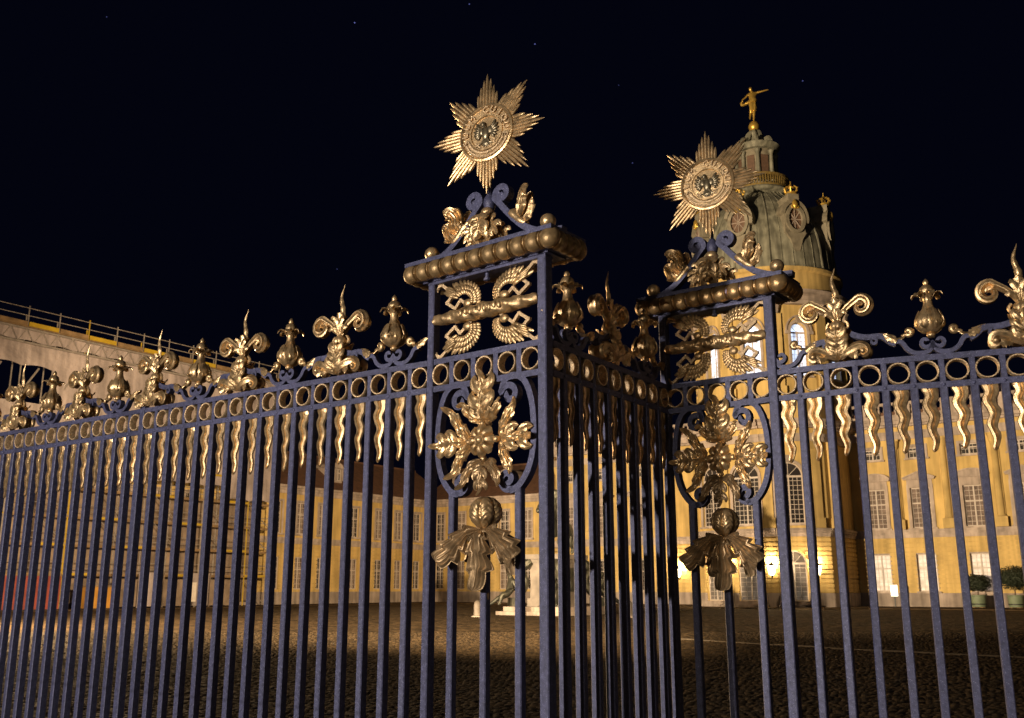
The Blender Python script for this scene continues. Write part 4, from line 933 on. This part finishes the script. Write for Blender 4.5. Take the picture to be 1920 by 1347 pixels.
    for nm, m in [('letter', q) for q in me_text] + [('laurel_branch', me_laurel), ('eagle', me_eagle), ('medallion_relief', me_ground)]: inst(nm, m, st_, K125)
    return t
M['gold_bead'] = mat('bead_gilding', (.46, .31, .15), .45, .65, .5, 20, .3, 60, .006)
pier('nearer iron pier with bright gilded star, left of the shadowed return', PA0, PA1, False)
pier('farther iron pier with gilded star in front of the palace dome', PB0, PB1, True)
# ================================================================ figures
def skin(name, V, Ed, Rd, material, parent=None, Mx=None, sub=2):
    me = bpy.data.meshes.new(name); me.from_pydata(V, Ed, []); me.materials.append(M[material])
    o = bpy.data.objects.new(name, me); C.objects.link(o)
    if parent: o.parent = parent
    if Mx is not None: o.matrix_local = Mx
    md = o.modifiers.new('skin', 'SKIN'); md.use_smooth_shade = True
    for i, r in enumerate(Rd):
        sv = me.skin_vertices[0].data[i]; sv.radius = (r, r) if isinstance(r, (int, float)) else r; sv.use_root = i == 0
    s = o.modifiers.new('sub', 'SUBSURF'); s.levels = sub; s.render_levels = sub
    return o
def tree(J):
    """J: list of (parent index or -1, (x,y,z), radius)"""
    return [j[1] for j in J], [(j[0], i) for i, j in enumerate(J) if j[0] >= 0], [j[2] for j in J]
# gilded weathervane figure on the globe, balancing on one foot with one arm stretched out
def angm(deg): return Matrix.Rotation(V0 + PI / 2, 4, 'Z') @ Matrix.Rotation(math.radians(deg), 4, 'Z')
fx = thing('figure_statue', 'gilded dancing figure on the globe above the dome, one arm outstretched', 'statue', (ax, ay, 49.1), 0)
J = [(-1, (0, 0, 2.15), .30), (0, (.03, -.02, 2.55), .25), (1, (.02, 0, 3.0), .34), (2, (.0, 0, 3.32), .24), (3, (-.06, -.03, 3.55), .11), (4, (-.12, -.05, 3.72), .21), (5, (-.13, -.05, 3.98), .19),
     (2, (.40, 0, 3.27), .13), (7, (.95, -.05, 3.33), .10), (8, (1.5, -.05, 3.42), .08), (9, (1.72, -.05, 3.45), .05),
     (2, (-.36, 0, 3.22), .13), (11, (-.72, 0, 2.85), .10), (12, (-1.02, -.05, 2.62), .08), (13, (-1.0, -.05, 2.38), .06),
     (0, (.12, 0, 1.75), .25), (15, (.10, -.05, 1.05), .17), (16, (.05, 0, .45), .12), (17, (.02, 0, .06), .08), (18, (.06, -.22, .02), .06),
     (0, (-.14, .02, 1.75), .23), (20, (-.22, .1, 1.15), .16), (21, (-.32, .55, .85), .11), (22, (-.34, .75, .7), .07)]
skin('figure_body', *tree(J), 'gold_far', fx, angm(0))
dr = MB(); dr.tube(cr([(.42, -.12, 2.45), (.1, -.3, 2.32), (-.3, -.2, 2.25), (-.7, 0, 2.15), (-1.05, .05, 2.1), (-1.12, 0, 2.32), (-.95, -.02, 2.45)], 26), [.10, .16, .2, .22, .23, .22, .2, .18, .17, .16, .15, .15, .15, .15, .14, .14, .13, .12, .12, .11, .1, .1, .09, .08, .06, .03], 8, mod=lambda th, t: 1 + .2 * math.cos(3 * th + 8 * t))
dr.tube([(0, 0, 2.45), (.02, -.03, 2.1), (.04, -.05, 1.6), (.06, -.05, 1.2)], [.33, .40, .36, .26], 14, mod=lambda th, t: 1 + .10 * math.cos(7 * th))
dr.build('drapery', 'gold_far', fx, angm(0), True, 60)
# ---------------------------------------------------------------- equestrian monument
mon = thing('rider_monument', 'bronze rider on horseback on a pale marble pedestal with seated bronze captives', 'monument', (2.85, 63.5, 0), -GA)
pd = MB().box(-2.5, 2.5, -3.2, 3.2, 0, .22).box(-2.2, 2.2, -2.8, 2.8, .22, .5).build('pedestal_steps', 'plinth', mon)
MB().box(-1.15, 1.15, -1.75, 1.75, .5, 1.0).box(-1.0, 1.0, -1.55, 1.55, 1.0, 3.2).box(-1.12, 1.12, -1.68, 1.68, 3.2, 3.42).box(-1.3, 1.3, -1.85, 1.85, 3.42, 3.72).build('pedestal', 'marble', mon)
for sx in (-1, 1):
    for sy in (-1, 1): MB().tube(cr([(sx * 1.0, sy * 1.55, 3.3), (sx * 1.35, sy * 1.9, 2.8), (sx * 1.2, sy * 1.75, 2.0), (sx * 1.5, sy * 2.1, 1.2)], 14), [.3, .32, .33, .3, .26, .22, .2, .2, .21, .24, .27, .3, .28, .2], 8).build('bronze_console', 'bronze', mon, None, True)
for s in (-1, 1): MB().box(s * 1.0 - .03, s * 1.0 + .03, -1.1, 1.1, 1.4, 2.9).build('bronze_relief', 'bronze', mon)
# horse faces -y (towards the street)
H = [(-1, (0, .1, 5.45), .56), (0, (0, .75, 5.5), .52), (1, (0, 1.2, 5.45), .50), (0, (0, -.6, 5.55), .55), (3, (0, -1.05, 5.85), .42), (4, (0, -1.35, 6.4), .30), (5, (0, -1.5, 6.9), .23), (6, (0, -1.78, 6.78), .21), (7, (0, -2.2, 6.28), .14),
     (3, (.32, -.85, 4.95), .22), (9, (.34, -1.2, 4.55), .15), (10, (.34, -1.05, 4.1), .10), (11, (.34, -1.25, 3.88), .10),
     (3, (-.32, -.8, 4.95), .22), (13, (-.34, -.85, 4.4), .14), (14, (-.34, -.8, 3.95), .10), (15, (-.34, -.95, 3.78), .12),
     (2, (.34, 1.25, 4.9), .27), (17, (.36, 1.15, 4.5), .16), (18, (.36, 1.5, 4.15), .11), (19, (.36, 1.35, 3.8), .12),
     (2, (-.34, 1.2, 4.9), .27), (21, (-.36, .95, 4.5), .16), (22, (-.36, 1.25, 4.15), .11), (23, (-.36, 1.1, 3.8), .12),
     (2, (0, 1.75, 5.65), .14), (25, (0, 2.05, 5.2), .16), (26, (0, 2.1, 4.6), .15), (27, (0, 2.0, 4.1), .05)]
skin('horse', *tree(H), 'bronze', mon)
mn = MB()
for i in range(9): mn.leaf([(.0, -1.0 - .07 * i, 6.0 + .1 * i), (.22, -.95 - .07 * i, 5.9 + .1 * i), (.30, -.9 - .07 * i, 5.6 + .1 * i)], .12, (1, 0, .2), n=2, NT=8, NS=5, th=.02)
mn.tube([(.10, -1.45, 7.0), (.13, -1.5, 7.3)], [.07, .01], 6).tube([(-.10, -1.45, 7.0), (-.13, -1.5, 7.3)], [.07, .01], 6)
mn.build('mane', 'bronze', mon)
Rr = [(-1, (0, .15, 6.15), .34), (0, (0, .12, 6.6), .32), (1, (0, .1, 7.05), .38), (2, (0, .08, 7.4), .16), (3, (0, .02, 7.65), .22), (4, (0, 0, 7.95), .19), (2, (.45, 0, 7.1), .17), (6, (.7, -.3, 6.75), .13), (7, (.75, -.8, 6.9), .10), (2, (-.45, .05, 7.1), .17), (9, (-.6, -.1, 6.65), .13), (10, (-.3, -.55, 6.45), .10),
      (0, (.55, -.1, 5.9), .24), (12, (.68, -.25, 5.25), .18), (13, (.68, -.2, 4.75), .12), (14, (.68, -.45, 4.65), .09), (0, (-.55, -.1, 5.9), .24), (16, (-.68, -.25, 5.25), .18), (17, (-.68, -.2, 4.75), .12), (18, (-.68, -.45, 4.65), .09)]
skin('rider', *tree(Rr), 'bronze', mon)
ck = MB().leaf([(0, .3, 7.3), (0, .65, 6.9), (0, .95, 6.4), (0, 1.35, 6.0)], .55, (0, 1, .6), n=3, NT=16, NS=11, th=.04).build('cloak', 'bronze', mon, None, True)
for i, (sx, sy) in enumerate(((-1, -1), (1, -1), (-1, 1), (1, 1))):
    cp = thing('captive_statue', ['seated bronze captive on the left front corner of the monument', 'seated bronze captive on the right front corner of the monument', 'seated bronze captive on the left rear corner of the monument', 'seated bronze captive on the right rear corner of the monument'][i], 'statue', (0, 0, 0), 0, 'captives round the monument')
    bx_, by_ = sx * 1.85, sy * 2.35
    w_ = Matrix.Translation((2.85, 63.5, 0)) @ Matrix.Rotation(-GA, 4, 'Z') @ Vector((bx_, by_, .5)); cp.location = w_; cp.rotation_euler = (0, 0, -GA + math.atan2(by_, bx_) + PI / 2)
    B = [(-1, (0, .1, .75), .30), (0, (.05, .02, 1.15), .27), (1, (.12, -.08, 1.55), .32), (2, (.15, -.14, 1.8), .13), (3, (.18, -.24, 1.98), .18), (4, (.18, -.28, 2.2), .15),
         (2, (.5, -.05, 1.55), .14), (6, (.62, .1, 1.15), .11), (7, (.35, .35, .95), .09), (2, (-.25, -.05, 1.6), .14), (9, (-.42, .12, 1.2), .11), (10, (-.2, .38, .95), .09),
         (0, (.22, -.35, .78), .22), (12, (.3, -.75, .75), .16), (13, (.32, -.85, .3), .12), (14, (.32, -1.0, .1), .09), (0, (-.2, -.3, .72), .22), (16, (-.35, -.8, .5), .16), (17, (-.45, -1.15, .22), .12), (18, (-.5, -1.35, .12), .08)]
    skin('captive_body', *tree(B), 'bronze', cp)
    MB().box(-.45, .45, -.15, .55, 0, .55).build('rock_seat', 'bronze', cp)
# ================================================================ scaffold on the wing
loc, rz = house_frame(0, VW, PI / 2 - GA)
sf = thing('scaffold', 'tall tube scaffold with plastic sheeting and yellow boards round the side wing', 'scaffold', loc, rz)
def sv(v): return VW - v                                       # v along the wing -> local x
X0, X1 = 2.0, sv(26.5)
LV = [2.6, 4.85, 7.05, 9.3]
for i, v_ in enumerate([26.6 + 2.57 * k for k in range(15)]):
    for y in (-2.2, -.9): MB().tube([(sv(v_), y, 0), (sv(v_), y, 22.4 if y < -2 else 21)], .06, 6).build('standard', 'yellow' if i in (1, 6, 8) and y < -2 else 'pole', sf)
for k, z in enumerate(LV + [11.6, 14.0, 16.4]):
    for a in range(0, 14):
        xa, xb = sv(26.6 + 2.57 * a + 2.55), sv(26.6 + 2.57 * a + .02)
        if z < 12: MB().box(xa, xb, -2.15, -.95, z - .05, z).build('deck_board', 'plank', sf)
        if z < 12 and (a * 5 + k * 3) % 7 < 2: MB().box(xa, xb, -2.28, -2.23, z + .01, z + .2).build('toe_board', 'yellow', sf)
        elif z < 12: MB().box(xa, xb, -2.27, -2.235, z + .01, z + .16).build('toe_board', 'plank', sf)
    if z < 12:
        for dz in (.55, 1.05): MB().tube([(X0 - 2, -2.2, z + dz), (X1, -2.2, z + dz)], .035, 5).build('guard_rail', 'pole', sf)
for a in range(0, 14, 2):
    for z in (0, 4.85, 7.05): MB().tube([(sv(26.6 + 2.57 * a), -2.27, z + .1), (sv(26.6 + 2.57 * (a + 1)), -2.27, z + 2.3)], .04, 5).build('brace', 'pole', sf)
def sheet(x0, x1, z0, z1, y, nx=24, nz=12, mt='sheet', nm='plastic_sheet', amp=.16, sd=0):
    m = MB(); v = []; r = random.Random(sd)
    p = [(r.uniform(.5, 2.2), r.uniform(0, 6), r.uniform(.3, 1.2)) for _ in range(5)]
    for back in (0, .03):
        for j in range(nz + 1):
            for i in range(nx + 1):
                x = x0 + (x1 - x0) * i / nx; z = z0 + (z1 - z0) * j / nz
                e = math.sin(PI * ((x - x0) / 2.57 % 1)) ; d = amp * sum(math.sin(a * x * c_ + b + z * a) for a, b, c_ in p) / 3 * e
                v.append((x, y - d - back * -1, z + (.18 * e if j == 0 else 0)))
    n = (nx + 1) * (nz + 1); f = []
    for j in range(nz):
        for i in range(nx):
            a = j * (nx + 1) + i; f.append((a, a + 1, a + nx + 2, a + nx + 1)); f.append((n + a, n + a + nx + 1, n + a + nx + 2, n + a + 1))
    return m.add(v, f).build(nm, mt, sf, None, True)
for a in range(14):
    xa, xb = sv(26.6 + 2.57 * a + 2.57), sv(26.6 + 2.57 * a)
    if a >= 9: sheet(xa, xb, 18.4, 20.3, -2.32, 12, 8, sd=a); sheet(xa, xb, 11.5, 15.6, -2.32, 12, 10, sd=a + 40)
    else: sheet(xa, xb, 10.6 if a > 1 else 9.6, 20.3, -2.32, 12, 20, sd=a)
    sheet(xa, xb, .3, 9.2, -.86, 6, 12, 'net', 'netting_panel', .10, sd=a + 80)
MB().box(0, X1 + .2, -2.5, -2.36, 20.15, 20.3).box(0, X1 + .2, -2.5, -2.36, 21.25, 21.4).build('truss_chord', 'pole', sf)
for a in range(28):
    x = sv(26.6 + 1.285 * a); MB().tube([(x, -2.43, 21.28), (x - .64, -2.43, 20.25), (x - 1.285, -2.43, 21.28)], .045, 5).build('truss_web', 'pole', sf)
sheet(0, X1, 20.3, 21.3, -2.30, 60, 2, amp=.03)
MB().box(0, X1, -2.6, 3, 21.42, 21.5).build('roof_deck', 'plank', sf)
for a in range(15):
    x = sv(26.6 + 2.57 * a); MB().tube([(x, -2.5, 21.4), (x, -2.5, 23.15)], .05, 6).build('roof_rail_post', 'yellow' if a in (8, ) else 'pole', sf)
    if a < 14: MB().box(x - 2.5, x - .05, -2.6, -2.55, 21.52, 21.86).build('roof_toe_board', 'yellow' if a % 2 == 1 else 'plank', sf)
for z in (22.35, 22.95): MB().tube([(0, -2.52, z), (X1, -2.52, z)], .04, 5).build('roof_guard_rail', 'pole', sf)
for x_ in (sv(49.5), sv(52.5), sv(55.5)): MB().tube([(x_, -2.3, 15.7), (x_ + 1.6, -2.3, 18.4)], .08, 6).build('raking_shore', 'pole', sf)
# sheet hoarding at ground level
for a in range(5):
    xx = sv(32.5 + 2.4 * a); MB().box(xx - 1.15, xx + 1.15, -3.05, -2.98, .15, 2.9 if a % 2 else 2.3).box(xx - 1.15, xx - 1.09, -3.1, -2.98, 0, 2.9).build('hoarding_panel', 'sheet' if a % 2 else 'net', sf)
# ---------------------------------------------------------------- building-site things at the foot of the wing
def site(name, label, cat, v_, u_, sz, mt, extra=None, grp=None):
    x, y = pal(u_, v_); t = thing(name, label, cat, (x, y, 0), PI / 2 - GA, grp)
    a, b, c = sz; m = MB().box(-a / 2, a / 2, -b / 2, b / 2, .12, c)
    m.build('container_box', mt, t)
    rb_ = MB()
    for i in range(int(a / .3)): rb_.box(-a / 2 + .1 + i * .3, -a / 2 + .24 + i * .3, -b / 2 - .04, -b / 2, .25, c - .12)
    rb_.build('corrugation', mt, t); MB().box(-a / 2 - .05, a / 2 + .05, -b / 2 - .06, b / 2 + .06, c, c + .12).build('lid_frame', 'plank', t); MB().box(-a / 2, a / 2, -b / 2, b / 2, 0, .12).build('skid', 'ironblk', t)
    return t
site('site_container', 'dark red site container at the left edge below the scaffold', 'container', 51.5, 4.2, (5.0, 2.2, 2.5), 'red')
site('site_container', 'orange skip container below the scaffold beside the red one', 'container', 45.4, 4.4, (2.6, 1.8, 1.7), 'orange')
for i, (px, py, s) in enumerate(((-34.0, 84.3, 1), (-33.0, 84.9, 1))):
    t = thing('barrier_board', ['leaning white A-board barrier nearest the orange container', 'second white A-board barrier, right of the leaning one'][i], 'barrier', (px, py, 0), math.radians(-10), 'white barrier boards')
    MB().add([(-.42, -.45, 0), (.42, -.45, 0), (.30, -.05, 1.45), (-.30, -.05, 1.45), (-.42, -.40, 0), (.42, -.40, 0), (.30, 0, 1.45), (-.30, 0, 1.45)], [(0, 1, 2, 3), (7, 6, 5, 4), (0, 4, 5, 1), (1, 5, 6, 2), (2, 6, 7, 3), (3, 7, 4, 0)]).build('front_board', 'bwhite', t)
    MB().add([(-.42, .45, 0), (.42, .45, 0), (.30, .06, 1.45), (-.30, .06, 1.45), (-.42, .40, 0), (.42, .40, 0), (.30, .01, 1.45), (-.30, .01, 1.45)], [(3, 2, 1, 0), (4, 5, 6, 7), (1, 5, 4, 0), (2, 6, 5, 1), (3, 7, 6, 2), (0, 4, 7, 3)]).build('back_board', 'bwhite', t)
    MB().box(-.36, .36, -.47, -.43, .22, .42).build('red_stripe', 'stripe', t)
x, y = pal(4.5, 36.5); t = thing('notice_board', 'narrow white upright notice board below the scaffold netting', 'sign', (x, y, 0), PI / 2 - GA)
MB().box(-.3, .3, -.05, .0, .5, 2.1).build('board', 'bwhite', t); MB().box(-.28, -.2, 0, .08, 0, 2.1).box(.2, .28, 0, .08, 0, 2.1).build('stand', 'pole', t)
# ---------------------------------------------------------------- bollards
def bollard(x, y, label):
    t = thing('stone_bollard', label, 'bollard', (x, y, 0), 0, 'pale stone bollards in the court')
    MB().lathe([(.30, 0), (.30, .08), (.22, .1), (.205, .7), (.17, .84), (.09, .93), (.01, .95)], 20).build('shaft', 'marble', t, None, True, 40); MB().lathe([(.36, -.02), (.36, .05), (.31, .055)], 20).build('foot', 'plinth', t)
bollard(-2.02, 58.1, 'pale stone bollard left of the rider monument'); bollard(6.72, 57.1, 'pale stone bollard right of the rider monument')
# ---------------------------------------------------------------- tubs with clipped trees
def tub_tree(x, y, h, r, label, seed):
    t = thing('tub_tree', label, 'potted tree', (x, y, 0), .3, 'clipped trees in tubs')
    rr = random.Random(seed); tb = MB().lathe([(.52, .12), (.55, .2), (.60, .95), (.64, .97), (.64, 1.06), (.55, 1.08), (.5, 1.0)], 20).build('tub', 'tub', t, None, True, 30)
    MB().lathe([(.56, .3), (.585, .31), (.59, .38), (.57, .39)], 20).build('hoop', 'ironblk', tb); MB().box(-.55, .55, -.12, .12, 0, .12).box(-.12, .12, -.55, .55, 0, .119).build('foot', 'plank', tb)
    MB().tube([(0, 0, 1.0), (.03, 0, 1.4), (0, .02, h - r * .6)], [.06, .05, .04], 6).build('trunk', 'bark', t)
    m = MB()
    for i in range(2600):
        d = Vector((rr.gauss(0, 1), rr.gauss(0, 1), rr.gauss(0, 1))).normalized(); k = rr.uniform(.72, 1.0) * (1 + .10 * math.sin(5 * d.x + 3 * d.z + seed) * math.cos(4 * d.y))
        c_ = Vector((d.x * r, d.y * r, d.z * r * .62)) * k + Vector((0, 0, h)); n = (d + Vector((rr.uniform(-.8, .8), rr.uniform(-.8, .8), rr.uniform(-.8, .8)))).normalized()
        a = n.cross(Vector((.3, .5, .8))).normalized() * .075; b = n.cross(a).normalized() * .04
        m.add([c_ - a, c_ + b, c_ + a, c_ - b], [(0, 1, 2, 3)])
    m.build('crown', 'leafdk', t)
    MB().ball((0, 0, h), (r * .7, r * .7, r * .42), 12, 8).build('inner_crown', 'leafdk', t)
tub_tree(38.4, 81.7, 2.05, 1.15, 'smaller clipped tree in a green tub by the palace wall', 1); tub_tree(40.6, 80.0, 2.45, 1.55, 'larger clipped tree in a tub at the right edge', 5)
# ---------------------------------------------------------------- lit sign box
x, y = pal(53.6, 2.2); t = thing('lit_sign', 'small lit white sign box standing before the palace wall', 'sign', (x, y, 0), -GA)
MB().box(-.27, .27, -.08, .08, .95, 1.88).build('light_face', 'lit_sign', t); MB().box(-.3, .3, -.07, .10, .90, .95).box(-.3, .3, -.07, .10, 1.88, 1.92).box(-.05, .05, -.05, .05, 0, .9).build('sign_frame', 'ironblk', t)
# ---------------------------------------------------------------- wall lanterns beside the doors
def wall_lantern(th, label):
    a, b = (ell(th), ell(th + 1)) if th > -80 else ((32.8, 0), (33.8, 0)); p = Vector(a); tdir = (Vector(b) - p).normalized(); n = Vector((tdir.y, -tdir.x)); p = p + n * .55
    w_ = Matrix.Translation((KX, KY, 0)) @ Matrix.Rotation(-GA, 4, 'Z') @ Vector((p.x, p.y, 3.15))
    t = thing('wall_lantern', label, 'lantern', w_, -GA + math.atan2(tdir.y, tdir.x), 'lit lanterns beside the palace doors')
    MB().lathe([(.12, -.46), (.22, -.38), (.34, .30), (.30, .31)], 6).build('lamp_glass', 'lit_lamp', t)
    MB().lathe([(.38, .31), (.28, .42), (.08, .56), (.04, .75), (.01, .8)], 6).build('lamp_cap', 'ironblk', t); MB().lathe([(.04, -.62), (.12, -.5), (.11, -.42)], 6).build('lamp_foot', 'ironblk', t)
    MB().tube(cr([(0, .55, -.15), (0, .35, -.55), (0, .08, -.72), (0, 0, -.6)], 12), .03, 6).build('bracket', 'ironblk', t)
    lo = lamp('wall_lantern_light', 'POINT', (0, 0, 0), 800, (1, .76, .44), .12); lo.parent = t; lo.location = (0, .12, .62)
for th, lb in ((-17, 'lit wall lantern between the left and middle palace doors'), (17, 'lit wall lantern between the middle and right palace doors'), (50, 'lit wall lantern right of the right-hand palace door'), (-99, 'lit wall lantern farthest left, on the wall beside the centre pavilion')): wall_lantern(th, lb)
